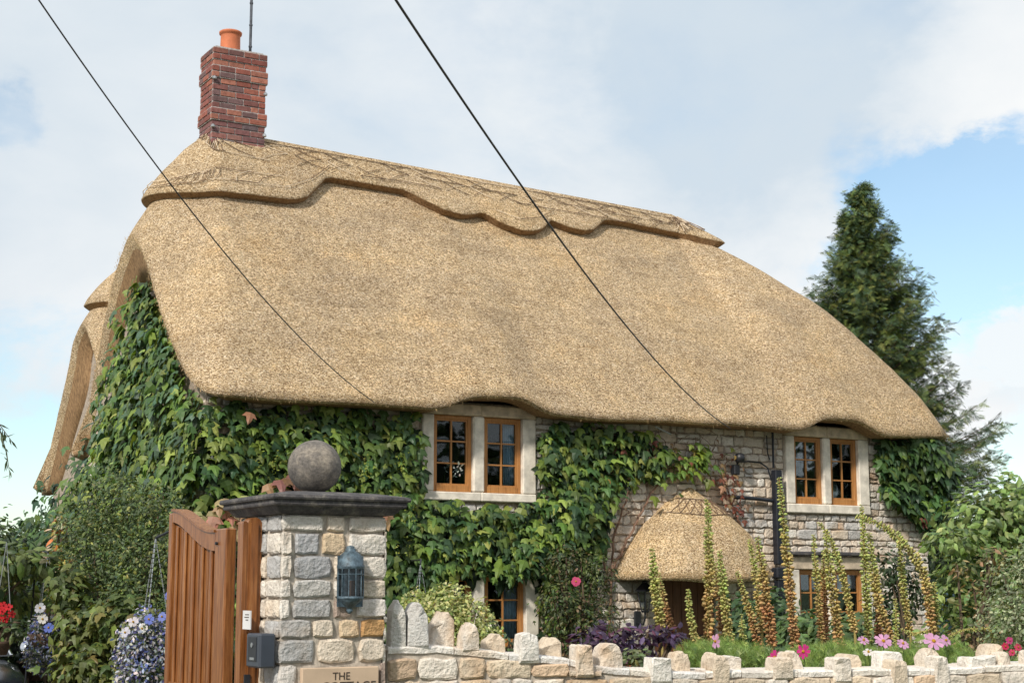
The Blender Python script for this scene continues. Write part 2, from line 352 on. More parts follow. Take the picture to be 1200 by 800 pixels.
# core walls, with the openings left out
core = MB()
ss = sorted({-3.68, 7.88} | {h[0] for h in holes} | {h[1] for h in holes}); zs = sorted({0, 4.05} | {h[2] for h in holes} | {h[3] for h in holes})
for i in range(len(ss)-1):
    runs = []; cur = None
    for j in range(len(zs)-1):
        cs, cz = (ss[i]+ss[i+1])/2, (zs[j]+zs[j+1])/2
        if zs[j+1] > 4.05: break
        if any(h[0] < cs < h[1] and h[2] < cz < h[3] for h in holes): cur = None; continue
        if cur: cur[1] = zs[j+1]
        else: cur = [zs[j], zs[j+1]]; runs.append(cur)
    for a_, b_ in runs: core.box((ss[i], .03, a_), (ss[i+1], .42, b_))
gab = [(.42, 0), (.42, 4.3), (1.4, 5.2), (2.6, 5.72), (3.6, 5.3), (4.4, 4.7), (5.2, 3.9), (5.2, 0)]
core.prism(gab, 0, -3.66, -3.3)
core.prism([(.42, 0), (.42, 4.2), (4.8, 4.2), (4.8, 0)], 0, 7.5, 7.86)
core.box((-3.66, 4.8, 0), (7.86, 5.2, 4.1)); core.box((-3.3, .42, 4.0), (7.5, 4.8, 4.1)); core.box((-3.3, .42, 2.40), (7.5, 4.8, 2.55)); core.box((2.0, .45, 0), (2.1, 4.8, 4.0)); 
wall_core = core.obj('wall_core', 'mortar', cot); wall_core.name = 'wall'
GREY = [(.70, .63, .55), (.77, .71, .63), (.63, .57, .50), (.73, .63, .52), (.57, .55, .53), (.80, .76, .70), (.66, .54, .43)]
def stone_ring(mb, a0, a1, z0, z1, d0, d1, P, col, rough=.012):
    """one stone with a rounded uneven face; P(a, z, d) places it"""
    ca, cz = (a0+a1)/2, (z0+z1)/2; ha, hz = (a1-a0)/2, (z1-z0)/2; sd = random.random()*50
    rings = [(1.0, d0, 1.0), (1.0, d0+(d1-d0)*.55, 1.0), (None, d0+(d1-d0)*.95, .92)]
    th = [(-1, -1), (-.33, -1), (.33, -1), (1, -1), (1, 0), (1, 1), (.33, 1), (-.33, 1), (-1, 1), (-1, 0)]
    cr = min(ha, hz)*random.uniform(.16, .34); j = [(random.uniform(-1, 1)*rough, random.uniform(-1, 1)*rough) for _ in th]
    v = []
    for ri, (_, d, _) in enumerate(rings):
        ins = 0 if ri < 2 else min(ha, hz)*.2
        for (x, y), (jx, jy) in zip(th, j):
            px, py = x*(ha-ins), y*(hz-ins)
            if abs(x) == 1 and abs(y) == 1: px -= math.copysign(cr*.55, x); py -= math.copysign(cr*.35, y)
            v.append(P(ca+px+jx, cz+py+jy, d + (nz(px*9+sd, py*9)*.012 if ri == 2 else 0)))
    n = len(th)
    for x in (-.33, .33): v.append(P(ca+x*ha, cz, d1 + nz(x*3+sd, 1)*.012))
    f = [(i*n+q, i*n+(q+1) % n, (i+1)*n+(q+1) % n, (i+1)*n+q) for i in range(2) for q in range(n)]
    b = 2*n; L, Rr = 3*n, 3*n+1
    f += [(b+0, b+1, L), (b+1, b+2, Rr, L), (b+2, b+3, Rr), (b+3, b+4, Rr), (b+4, b+5, Rr), (b+5, b+6, Rr), (b+6, b+7, L, Rr), (b+7, b+8, L), (b+8, b+9, L), (b+9, b+0, L)]
    mb.add(v, f, col)
def stone_courses(mb, a0, a1, z0, z1, P, hr, wr, excl, cols, gap=.008, d0=0, d1=.035):
    z = z0
    while z < z1-.02:
        h = min(random.uniform(*hr), z1-z); a = a0 - random.uniform(0, wr[0])
        while a < a1:
            w = random.uniform(*wr)*(.75 if h < sum(hr)/2 else 1.15); x0, x1 = max(a, a0), min(a+w, a1); a += w
            segs = [(x0, x1)]
            for (e0, e1, y0, y1) in excl:
                if y0 < z+h-.01 and y1 > z+.01:
                    ns = []
                    for (p, q) in segs:
                        if q <= e0 or p >= e1: ns.append((p, q)); continue
                        if p < e0: ns.append((p, e0))
                        if q > e1: ns.append((e1, q))
                    segs = ns
            for p, q in segs:
                if q-p < .05: continue
                c = np.array(random.choice(cols))*random.uniform(.85, 1.12)
                if h > .13 and random.random() < .3:
                    m_ = z+h*random.uniform(.4, .6)
                    stone_ring(mb, p+gap, q-gap, z+gap, m_-gap, d0, d1*random.uniform(.6, 1.1), P, c); stone_ring(mb, p+gap, q-gap, m_+gap, z+h-gap, d0, d1*random.uniform(.6, 1.1), P, c*.93)
                else: stone_ring(mb, p+gap, q-gap, z+gap, z+h-gap, d0, d1*random.uniform(.6, 1.2), P, c)
        z += h
st = MB()
stone_courses(st, -3.68, 7.9, 0, 4.04, lambda a, z, d: (a, .03-d, z), (.085, .17), (.14, .36), [(h[0]-.005, h[1]+.005, h[2]-.005, h[3]+.005) for h in holes], GREY)
stone_courses(st, .05, 5.15, 0, 3.9, lambda a, z, d: (-3.66-d, a, z), (.085, .17), (.14, .36), [], GREY)
stone_courses(st, .05, 5.15, 0, 3.9, lambda a, z, d: (7.86+d, a, z), (.085, .17), (.14, .36), [], GREY)
st.obj('wall_stones', 'stone', cot, smooth=False)

# thatch ------------------------------------------------------------
def catmull(P, step=.09):
    P = np.array(P, float); out = []; n = len(P)
    for i in range(n):
        p0, p1, p2, p3 = P[(i-1) % n], P[i], P[(i+1) % n], P[(i+2) % n]
        L = np.linalg.norm((p2-p1)[:3]); k_ = max(2, int(L/step))
        if L > 2.2:
            for q in range(k_): out.append(p1+(p2-p1)*q/k_)
            continue
        for q in range(k_):
            t = q/k_; a = 2*p1; b = p2-p0; c = 2*p0-5*p1+4*p2-p3; d = -p0+3*p1-3*p2+p3
            out.append(.5*(a+b*t+c*t*t+d*t**3))
    return np.array(out)
ZT = [(-2.75, 6.78), (-2.49, 6.78), (-1.99, 6.80), (-1.75, 6.88), (-1.5, 7.12), (-1.30, 7.32), (-1.22, 7.33), (-.8, 7.33), (-.08, 7.28), (.14, 7.14), (.44, 6.99), (.75, 6.96), (.94, 7.0), (1.12, 7.07), (1.2, 7.05), (1.4, 6.91), (1.7, 6.82), (1.95, 6.84), (2.14, 6.92), (2.36, 7.11), (2.42, 7.10), (2.64, 7.01), (2.9, 6.97), (3.11, 7.03), (3.42, 7.26), (3.5, 7.29), (3.88, 7.31), (4.53, 7.27), (5.2, 7.2)]
def thatch_roof(parent, name, ctrl, ridge, bul, capz, th=.34, seed=0, spar_rows=True):
    s0, s1, tr, z0r, z1r = ridge
    E = catmull(ctrl); n = len(E)            # columns: s t z Ds Dt Dz
    Dv = E[:, 3:6]; E = E[:, :3].copy()
    for i in range(n):                       # eyebrows over the bedroom windows
        if name == 'thatched_roof' and E[i, 1] < -.2:
            for c, hgt, wd in ((.03, .20, .62), (5.86, .20, .60)):
                x = abs(E[i, 0]-c); 
                if x < wd*1.75: E[i, 2] += hgt*(.5+.5*math.cos(math.pi*min(1, max(0, (x-wd*.35)/(wd*1.2)))))
        E[i, 2] += nz(E[i, 0]*.9, E[i, 1]*.9, seed)*.03
    Rg = np.zeros_like(E)
    for i in range(n):
        x = min(max(E[i, 0], s0), s1)
        if E[i, 0] < s0-.3 or (E[i, 1] > .2 and E[i, 0] < s0): x = s0
        u = (x-s0)/(s1-s0); Rg[i] = (x, tr, z0r+(z1r-z0r)*u)
    d = E-Rg; dl = np.linalg.norm(d, axis=1); dh = np.linalg.norm(d[:, :2], axis=1); h = d[:, :2]/dh[:, None]
    N = np.stack([h[:, 0]*(-d[:, 2])/dl, h[:, 1]*(-d[:, 2])/dl, dh/dl], 1)
    bl = np.zeros(n)
    for i in range(n):
        wR = max(0, h[i, 0]); wL = max(0, -h[i, 0]); bl[i] = bul[0]*(1-wR)*(1-wL)+bul[1]*wR+bul[2]*wL
    def S(i, j, off=0):
        p = Rg[i]+d[i]*j; b = bl[i]*4*j*(1-j)*(.75+.5*j)
        w = nz(p[0]*.8, p[1]*.8, p[2]*.8+seed)*.03 + nz(p[0]*3, p[1]*3, p[2]*3+seed)*.012
        w *= min(1, j*5)
        return p + N[i]*(b+w+off)
    rows = [q/34 for q in range(35)]
    V = []; nr = 0
    for j in rows: V += [S(i, j) for i in range(n)]; nr += 1
    for (o_, dn) in ((.25, .02), (.6, 0), (1, 0)):                                         # cut edge
        V += [S(i, 1)+Dv[i]*o_*1.0 - N[i]*dn for i in range(n)]; nr += 1
    ntop = len(rows)-1
    V += [S(i, 1)+Dv[i] + (-d[i]/dl[i])*1.3 - N[i]*.05 for i in range(n)]; nr += 1
    f = [(r*n+i, r*n+(i+1) % n, (r+1)*n+(i+1) % n, (r+1)*n+i) for r in range(nr-1) for i in range(n)]
    mb = MB(); mb.add(V, f); o = mb.obj(name, ['thatch', 'thatch_cut'], parent, smooth=True, fix=True)
    for p in o.data.polygons:
        if min(p.vertices) >= (ntop+1)*n: p.material_index = 1
    # ridge cap
    jc = np.zeros(n)
    for i in range(n):
        z = capz(E[i], Rg[i]); jc[i] = min(max((Rg[i, 2]-z)/(Rg[i, 2]-E[i, 2]), .05), .9)
    cols = 12; V = []; nr = 0
    for q in range(cols+1):
        V += [S(i, jc[i]*q/cols, .15 if q < cols else .135) + (np.array([0, 0, .03])*(1-q/cols)) for i in range(n)]; nr += 1
    V += [S(i, jc[i]+.004, .12) for i in range(n)]; nr += 1
    k0 = nr
    V += [S(i, jc[i]-.004, -.02) for i in range(n)]; nr += 1
    f = [(r*n+i, r*n+(i+1) % n, (r+1)*n+(i+1) % n, (r+1)*n+i) for r in range(nr-1) for i in range(n)]
    mb = MB(); mb.add(V, f); c = mb.obj('ridge_cap', ['thatch', 'thatch_cut'], o, smooth=True)
    for p in c.data.polygons:
        if max(p.vertices) >= k0*n: p.material_index = 1; p.use_smooth = False
    # hazel liggers and spars
    sp = MB()
    def on(i, j): return S(int(i) % n, j, .165)+np.array([0, 0, .022])
    def rod(a, b, r_=.0065, k_=3, colr=None):
        pts = [on(a[0]+(b[0]-a[0])*q/k_, a[1]+(b[1]-a[1])*q/k_) for q in range(k_+1)]; sp.tube(pts, r_*1.1, 4, random.choice([(.11, .07, .045), (.20, .13, .085), (.66, .54, .40)]))
    if spar_rows:
        idx = [i for i in range(n) if E[i, 1] < .9 or E[i, 0] < s0]
        idx = sorted((i-n if i > n*.6 else i) for i in idx)
        lo = [.02, .06, .105]
        for jj in lo:
            i = idx[0]
            while i < idx[-1]:
                L = random.randint(6, 14)
                if random.random() < .8: rod((i, jj), (i+L, jj+random.uniform(-.003, .003)), .0055)
                i += L
        i = idx[0]
        while i < idx[-1]-6:
            for (ja, jb) in ((lo[0], lo[1]), (lo[1], lo[2])):
                if random.random() < .75: rod((i, ja), (i+4, jb), .005)
                if random.random() < .65: rod((i+4, ja), (i, jb), .005)
            i += 5
        for off in (.035, .085):                      # rods following the scalloped edge
            for i in range(idx[0], idx[-1], 4):
                if jc[i % n] > lo[2]+off+.05 and random.random() < .85: rod((i, jc[i % n]-off), (i+4, jc[(i+4) % n]-off), .0055, 2)
        for i in range(idx[0], idx[-1]-5, 4):
            if jc[i % n] > lo[2]+.14 and random.random() < .6:
                rod((i, jc[i % n]-.035), (i+3, jc[(i+3) % n]-.085), .005, 2)
        sp.obj('hazel_rods', 'hazel', c)
    return o, S, E, n
ctrl = [  # s, t, z, then the cut-edge vector
 (-3.35, -.47, 3.89, .0, .34, -.03), (-1.5, -.47, 3.90, 0, .36, -.03), (1.0, -.47, 3.91, 0, .36, -.03), (4.0, -.47, 3.92, 0, .36, -.03), (7.4, -.47, 3.93, 0, .34, -.03),
 (7.95, -.40, 3.95, -.2, .28, -.03), (8.25, -.1, 3.97, -.3, .15, -.03), (8.36, .5, 3.96, -.36, 0, -.03), (8.36, 4.6, 3.95, -.36, 0, -.03), (8.1, 5.4, 3.95, -.2, -.25, -.03), (7.4, 5.65, 3.95, 0, -.34, -.03),
 (-2.9, 5.68, 3.8, 0, -.34, -.03), (-3.45, 5.72, 3.5, .12, -.58, 0), (-3.62, 5.55, 3.55, .22, -.58, 0), (-3.70, 5.2, 4.1, .24, -.58, -.05), (-3.80, 4.45, 4.98, .24, -.50, -.18), (-3.88, 3.6, 5.78, .24, -.36, -.38), (-3.92, 3.05, 6.18, .26, -.2, -.5),
 (-3.93, 2.6, 6.33, .24, -.05, -.62), (-3.93, 2.2, 6.15, .28, .04, -.5), (-3.92, 1.77, 5.74, .32, .05, -.14), (-3.92, 1.2, 5.12, .36, .05, -.08), (-3.91, .6, 4.55, .36, .06, -.05), (-3.89, .1, 4.14, .34, .08, -.04), (-3.80, -.25, 3.93, .26, .16, -.03), (-3.62, -.42, 3.89, .12, .28, -.03)]
def capz(e, r):
    if e[0] < -2.75: return 6.77
    if e[0] > 4.5: return np.interp(e[0], [4.5, 5.5, 8.3], [7.27, 7.20, 6.95])
    return np.interp(e[0], [q[0] for q in ZT], [q[1] for q in ZT])
roof, SR, RE, RN = thatch_roof(cot, 'thatched_roof', ctrl, (-2.75, 4.9, 2.6, 7.84, 7.56), (.07, .52, .10), capz)
# rear wing
def shift(cp, ds, dt, dz):
    return [(a+ds, b+dt, c_+dz, d_, e_, f_) for a, b, c_, d_, e_, f_ in cp]
ctrl2 = [(-2.6, 4.9, 3.6, 0, .34, -.03), (4.0, 4.9, 3.6, 0, .34, -.03), (4.6, 5.3, 3.6, -.3, .1, -.03), (4.7, 7.7, 3.6, -.34, 0, -.03), (4.5, 10.2, 3.6, -.2, -.2, 0), (4.0, 10.5, 3.5, 0, -.34, 0),
 (-2.6, 10.5, 3.5, 0, -.34, 0), (-3.0, 10.45, 3.3, .12, -.38, 0), (-3.13, 10.25, 3.4, .22, -.70, 0), (-3.16, 9.5, 4.2, .24, -.70, -.08), (-3.18, 8.7, 5.1, .24, -.58, -.26), (-3.2, 8.15, 5.72, .24, -.24, -.3),
 (-3.2, 7.7, 5.93, .22, 0, -.36), (-3.2, 7.3, 5.72, .26, .04, -.26), (-3.18, 6.7, 5.1, .3, .05, -.12), (-3.16, 5.9, 4.2, .34, .05, -.05), (-3.12, 5.2, 3.7, .3, .1, -.03)]
roof2, _, _, _ = thatch_roof(cot, 'rear_thatched_roof', ctrl2, (-2.2, 3.2, 7.7, 7.1, 7.0), (.06, .3, .10), lambda e, r: 6.15, seed=9, spar_rows=False)
rw = MB(); rw.prism([(5.2, 0), (5.2, 3.9), (6.0, 4.5), (7.7, 5.7), (9.4, 4.4), (10.1, 3.6), (10.1, 0)], 0, -2.95, 4.3); rw.obj('rear_wall', 'mortar', cot)
# straw fringe along the eaves
fr_ = MB()
fi = [i for i in range(RN) if RE[i, 1] < -.2 or (RE[i, 0] > 7.9 and RE[i, 1] < 3) or RE[i, 0] < -3.5]
ii = rng.choice(fi, 4200); jj = rng.uniform(.985, 1.0, len(ii)); pos = np.array([SR(i, j) for i, j in zip(ii, jj)]); pos += rng.normal(0, .02, pos.shape)
tip = np.array([[0, rng.normal(0, .25), -1.0] for _ in ii]) + rng.normal(0, .25, (len(ii), 3)); nr_ = np.tile([[.2, -1, .3]], (len(ii), 1))+rng.normal(0, .3, (len(ii), 3))
fr_.scatter([(-.07, 0, 0), (.07, 0, 0), (0, 1, 0)], [(0, 1, 2)], pos, frames(nr_, tip), rng.uniform(.015, .05, len(ii)), jitcol((.50, .36, .2), len(ii), .4))
fr_.obj('straw_fringe', 'pod', roof, fix=False)['kind'] = 'stuff'

# chimney -----------------------------------------------------------
BR = [(.29, .095, .07), (.33, .115, .08), (.24, .08, .065), (.22, .09, .08), (.37, .15, .105), (.17, .10, .10)]
ch = MB(); cm = MB()
cs0, cs1, ct0, ct1 = -2.93, -2.15, 2.33, 2.87
z = 7.45; k_ = 0
while z < 9.03:
    off = .022 if (8.02 < z < 8.2 or 8.66 < z < 8.84) else (0.0 if z < 8.9 else .012)
    a0, a1, b0, b1 = cs0-off, cs1+off, ct0-off, ct1+off
    cm.box((a0+.008, b0+.008, z-.006), (a1-.008, b1-.008, z+.088))
    def run(p0, p1, mk, odd):
        x = p0; first = True
        while x < p1-.02:
            w = .225 if not (first and odd) else .112
            if random.random() < .12: w = .112
            e = min(x+w, p1)
            if p1-e < .05: e = p1
            c = np.array(random.choice(BR))*random.uniform(.8, 1.15)
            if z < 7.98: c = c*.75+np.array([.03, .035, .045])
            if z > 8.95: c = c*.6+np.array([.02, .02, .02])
            j = random.uniform(-.003, .003); mk(x+.006, e-.006, j, c); x = e; first = False
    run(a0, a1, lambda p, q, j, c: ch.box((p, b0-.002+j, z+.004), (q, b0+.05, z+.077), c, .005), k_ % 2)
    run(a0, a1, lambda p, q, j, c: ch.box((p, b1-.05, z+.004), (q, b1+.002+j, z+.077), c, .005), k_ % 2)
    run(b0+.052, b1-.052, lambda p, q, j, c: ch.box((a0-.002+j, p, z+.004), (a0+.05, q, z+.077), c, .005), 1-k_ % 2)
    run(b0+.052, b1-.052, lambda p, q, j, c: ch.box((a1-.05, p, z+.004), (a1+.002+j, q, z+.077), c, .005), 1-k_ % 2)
    z += .087; k_ += 1
cm.box((cs0+.04, ct0+.04, z-.01), (cs1-.04, ct1-.04, z+.03)); ZC = z+.03
chim = ch.obj('chimney', 'brick', cot, fix=False); cm.obj('chimney_mortar', 'brick_mortar', chim)
pt = MB(); pc = (-2.60, 2.6, ZC-.02)
pt.lathe([(.135, 0), (.145, .0), (.142, .05), (.138, .26), (.14, .285), (.158, .295), (.162, .325), (.15, .335), (.125, .33), (.12, .1)], pc, 28); pt.obj('chimney_pot', 'terracotta', chim, smooth=True)
for (a, z_) in ((cs0+.01, 7.93), (cs0+.01, 8.62), (cs1-.02, 7.9), (cs1-.02, 8.5)):
    hk = MB(); hk.lathe([(.02, 0), (.03, .01), (.03, .03), (.012, .05)], (a, ct0-.03, z_), 8); hk.obj('clamp', 'galvanised', chim)
tm = MB(); tm.tube([(-2.28, 2.66, 8.4), (-2.28, 2.66, 11.2)], .021, 8)
for z_ in (9.3, 9.62, 9.95, 10.3): tm.tube([(-2.28, 2.66, z_), (-2.28, 2.66, z_+.02)], .027, 8)
mast = thing('aerial_mast', 'dark thin metal aerial mast rising beside the chimney pot', 'mast', hw(-2.28, 2.66, 8.4), HA)
mo = tm.obj('pole', 'grey_mast', mast)
for v_ in mo.data.vertices: v_.co -= Vector((-2.28, 2.66, 8.4))

# windows -----------------------------------------------------------
def casement(par, a0, a1, z0, z1, curt=None):
    fr = MB(); w = .05; wb = .085; t0, t1 = .02, .085
    fr.box((a0, t0, z0), (a0+w, t1, z1), bev=.004); fr.box((a1-w, t0, z0), (a1, t1, z1), bev=.004)
    fr.box((a0+w, t0, z1-w), (a1-w, t1, z1), bev=.004); fr.box((a0+w, t0-.008, z0), (a1-w, t1, z0+wb), bev=.004)
    i0, i1, y0, y1 = a0+w, a1-w, z0+wb, z1-w; fr2 = fr
    # inner sash, then the bars
    for q in ((i0, i0+.022), (i1-.022, i1)): fr.box((q[0], t0+.012, y0), (q[1], t1-.012, y1))
    for q in ((y0, y0+.022), (y1-.022, y1)): fr.box((i0+.022, t0+.014, q[0]), (i1-.022, t1-.014, q[1]))
    m_ = (i0+i1)/2; fr.box((m_-.011, t0+.018, y0+.02), (m_+.011, t1-.02, y1-.02))
    for q in (1/3, 2/3): zc = y0+(y1-y0)*q; fr.box((i0+.02, t0+.0205, zc-.01), (i1-.02, t1-.0225, zc+.01))
    fo = fr.obj('casement', 'window_wood', par)
    gp = MB(); gp.box((i0+.01, .055, y0+.01), (i1-.01, .059, y1-.01)); gp.obj('pane', 'glass', fo)
    if curt:
        cu = MB(); c0, c1, mt = curt; c0, c1 = i0+(i1-i0)*c0, i0+(i1-i0)*c1; nn = 26
        v = []; 
        for zz in (z0+.02, z1-.02):
            for q in range(nn): v.append((c0+(c1-c0)*q/(nn-1), .125+.02*math.sin(q*1.25), zz))
        cu.add(v, [(q, q+1, nn+q+1, nn+q) for q in range(nn-1)]); 
        co = cu.obj('curtain', mt, fo, smooth=True); md = co.modifiers.new('s', 'SOLIDIFY'); md.thickness = .006
def window(w, lab, curtL, curtR, brown=True):
    cs, zb, zt, L, Rr, z0, z1 = w; j = .17; g = .004
    o0, o1 = L[0]-j, Rr[1]+j+.03
    sm = MB(); 
    for a, b in ((o0, L[0]-g), (Rr[1]+g, o1)): sm.box((a, -.045, z0), (b, .18, z1), bev=.012)
    sm.box((L[1]+g, -.038, z0), (Rr[0]-g, .18, z1), bev=.02)
    sm.box((o0, -.055, zb), (cs, .20, z0-g), bev=.012); sm.box((cs+.003, -.055, zb), (o1, .20, z0-g), bev=.012)
    so_ = sm.obj('window', 'dressed_stone', cot); so_['label'] = lab
    lt = MB(); lt.box((o0-.0, -.05, z1+g), (cs-.001, .2, zt), bev=.012); lt.box((cs+.003, -.05, z1+g), (o1, .2, zt), bev=.012); lt.obj('lintel', 'dressed_stone_brown', so_)
    casement(so_, L[0], L[1], z0, z1, curtL); casement(so_, Rr[0], Rr[1], z0, z1, curtR)
    bk = MB(); bk.box((o0, 1.6, zb-.3), (o1, 1.63, zt)); bk.obj('dark_room_sheet', 'unlit_room', so_)  # dark sheet set behind the panes in place of the room's shade
window(WIN[0], 'bedroom window in the ivy under the left eyebrow', None, (.68, 1.0, 'curtain'))
window(WIN[1], 'bedroom window under the right eyebrow', None, (.55, 1.0, 'curtain'))
window(WIN[2], 'ground floor window behind the golden shrub', None, (.55, 1.0, 'curtain'))
window(WIN[3], 'ground floor window behind the tall flower spikes', None, (.66, 1.0, 'pale_curtain'))
# drip stone over the lower right window, its dark colour including its shadow line
dr = MB(); dr.box((5.05, -.13, 2.135), (6.62, .0, 2.19), bev=.012); dr.obj('drip_course', 'cap_stone', cot)
# door and thatched porch hood
dm = MB(); n_ = 6
for q in range(n_): a0 = 2.86+q*.84/n_; dm.box((a0+.003, .10, .02), (a0+.84/n_-.003, .15, 1.95), bev=.006)
door = dm.obj('door', 'door_wood', cot)
dn = MB(); dn.box((2.78, .02, 0), (2.855, .16, 2.0)); dn.box((3.705, .02, 0), (3.78, .16, 2.0)); dn.box((2.857, .02, 1.955), (3.703, .16, 2.0)); dn.obj('door_frame', 'door_wood', door)
hn = MB(); hn.tube([(3.60, .09, 1.02), (3.60, .05, 1.02), (3.5, .05, 1.02)], .01, 6); hn.obj('handle', 'black_iron', door)
ph = MB(); na = 60; npr = 26; V = []; apx = np.array([3.39, .02, 3.08])
def hood(a, j, off=0):
    e = np.array([3.32+1.21*math.cos(a), .02-.98*abs(math.sin(a))**.8, 1.80+.05*abs(math.cos(a))])
    p = apx+(e-apx)*j; out = np.array([math.cos(a)*.8, -abs(math.sin(a)), .75]); out /= np.linalg.norm(out)
    b = .17*math.sin(math.pi*min(1, j))*(.7+.5*j) + nz(p[0]*3, p[1]*3, p[2]*3)*.03*min(1, 4*j)
    return p+out*(b+off)
for q in range(npr+1): V += [hood(math.pi+math.pi*i/na, q/npr) for i in range(na+1)]
ent = [hood(math.pi+math.pi*i/na, 1) for i in range(na+1)]
V += [p+np.array([0, .05, -.07]) for p in ent]; V += [np.array([3.32+(p[0]-3.32)*.80, p[1]*.78, p[2]-.05]) for p in ent]; V += [np.array([3.32+(p[0]-3.32)*.5, p[1]*.4, 2.4]) for p in ent]
nn = na+1; ph.add(V, [(r*nn+i, r*nn+i+1, (r+1)*nn+i+1, (r+1)*nn+i) for r in range(npr+3) for i in range(na)])
hoodo = ph.obj('porch_hood', ['pale_thatch', 'thatch_cut'], cot, smooth=True)
for p in hoodo.data.polygons:
    if min(p.vertices) >= (npr+1)*nn: p.material_index = 1
hs = MB()
for jj in (.20, .40):
    for i in range(6, 54, 4): hs.tube([hood(math.pi+math.pi*(i+q*1.33)/na, jj+random.uniform(-.004, .004), .01) for q in range(4)], .006, 4, (.14, .09, .06))
for i in range(10, 50, 5):
    hs.tube([hood(math.pi+math.pi*(i+q*1.7)/na, .20+.2*q/3, .01) for q in range(4)], .005, 4, (.16, .10, .065)); hs.tube([hood(math.pi+math.pi*(i+5-q*1.7)/na, .20+.2*q/3, .01) for q in range(4)], .005, 4, (.16, .10, .065))
hs.obj('hazel_rods', 'hazel', hoodo)
fr_ = MB(); aa = math.pi+math.pi*rng.random(900); pos = np.array([hood(a, .985) for a in aa])+rng.normal(0, .012, (900, 3)); fr_.scatter([(-.08, 0, 0), (.08, 0, 0), (0, 1, 0)], [(0, 1, 2)], pos, frames(np.tile([[.2, -1, .2]], (900, 1))+rng.normal(0, .3, (900, 3)), np.tile([[0, -.1, -1.]], (900, 1))+rng.normal(0, .2, (900, 3))), rng.uniform(.02, .06, 900), jitcol((.55, .40, .23), 900, .35))
fr_.obj('straw_fringe', 'pod', hoodo, fix=False)['kind'] = 'stuff'
# pipes and cables on the front
dp = MB()
dp.tube([(4.83, -.08, 3.9), (4.83, -.08, 3.38)], .018, 6); dp.box((4.82, -.14, 2.0), (4.94, -.03, 3.35), bev=.01); dp.box((4.77, -.18, 1.80), (5.0, -.03, 1.96), bev=.02); dp.box((4.82, -.14, .1), (4.94, -.03, 1.78), bev=.01)
dp.obj('downpipe', 'black_pipe', cot)
dp = MB(); dp.tube([(4.12, -.07, 2.94), (4.5, -.07, 2.93), (4.8, -.07, 2.91)], .028, 8); dp.obj('waste_pipe', 'black_pipe', cot)
dp = MB(); dp.tube([(4.18, -.05, 3.44), (4.4, -.05, 3.46), (4.62, -.05, 3.45), (4.74, -.06, 3.38), (4.80, -.06, 3.2)], .012, 6); dp.tube([(4.75, -.04, 3.85), (4.76, -.04, 3.6), (4.79, -.05, 3.5)], .009, 6); dp.obj('wall_cable', 'black_pipe', cot)
fl = thing('flood_light', 'black flood light under the eaves above the porch', 'lamp', hw(4.15, -.05, 3.48), HA)
m_ = MB(); m_.lathe([(.03, -.03), (.065, -.02), (.075, .03), (.065, .08), (.03, .10)], (0, -.12, -.02), 14); m_.obj('housing', 'black_iron', fl, smooth=True)
m_ = MB(); m_.box((-.05, -.06, -.22), (.05, .04, -.08), bev=.01); m_.tube([(0, -.03, -.1), (0, -.1, -.02)], .015, 6); m_.obj('bracket', 'black_iron', fl)

# ------------------------------------------------------------------ creepers on the cottage
def creeper(name, label, spots, P, nrmf, size, cols, w, parent_loc=None, depth=.16, group=None, tipdown=(0, 0, -1)):
    """leaves lie like shingles over the wall; spots are wall coordinates"""
    n = len(spots); pos = []; nr_ = []; 
    for a, z in spots:
        d = .05 + random.random()**1.3*depth + max(0, nz(a*1.1, z*1.1, 3))*.30
        pos.append(P(a, z, d)); nr_.append(nrmf(a, z))
    pos = np.array(pos); nr_ = np.array(nr_) + np.array([0, 0, .45]) + rng.normal(0, .34, (n, 3))
    tip = np.tile([tipdown], (n, 1)) + rng.normal(0, .38, (n, 3))
    clump = np.array([nz(a*2.2, z*2.2, 8)*.45+nz(a*6, z*6, 1)*.25 for a, z in spots])[:, None]
    c = choose(cols, w, n); c = jitcol(c, n, .28, .10)*(1+clump)
    mb = MB(); mb.scatter(IVY_V, IVY_F, pos, frames(nr_, tip), size[0]*.75 + (size[1]-size[0]*.75)*rng.random(n)**1.2, c)
    return mb, pos
G1, G2, G3, G4 = (.12, .20, .045), (.075, .145, .048), (.20, .27, .055), (.045, .095, .042)
RED, BRN = (.22, .075, .05), (.26, .16, .09)
PA = [(-3.76, 3.92), (-.9, 3.88), (-.84, 3.05), (-.86, 2.79), (-.1, 2.70), (.8, 2.72), (.92, 2.98), (.88, 3.90), (2.6, 3.84), (3.0, 3.55), (2.9, 3.15), (2.4, 3.18), (2.02, 2.79), (1.9, 2.21), (1.75, 1.99), (1.6, .9), (.98, .89), (.9, 1.9), (.42, 1.78), (-.27, 1.80), (-.57, 1.55), (-.85, 1.33), (-1.0, .4), (-3.67, .4)]
def rand_poly(poly, n, fn=None):
    xs = [p[0] for p in poly]; ys = [p[1] for p in poly]; out = []
    while len(out) < n:
        x, y = random.uniform(min(xs)-.1, max(xs)+.1), random.uniform(min(ys)-.1, max(ys)+.05)
        if inpoly(x+nz(x*4, y*4, 5)*.12, y+nz(x*4, y*4, 7)*.12, poly) and (fn is None or fn(x, y)): out.append((x, y))
    return out
def fade_top(x, y): return y < 3.68 or random.random() < (4.0-y)/.35
sA = rand_poly(PA, 5600, lambda x, y: fade_top(x, y) and (x < 1.9 or random.random() < .55))
cr = thing('boston_ivy', 'dense green ivy covering the left half of the cottage front and gable', 'creeper', HO, HA)
Pf = lambda a, z, d: (a, -d, z)
m1_, _ = creeper('x', '', sA, Pf, lambda a, z: (.05, -1, 0), (.10, .21), [G1, G2, G3, G4, (.30, .36, .09)], [4, 3.6, 3, 2.4, .9])
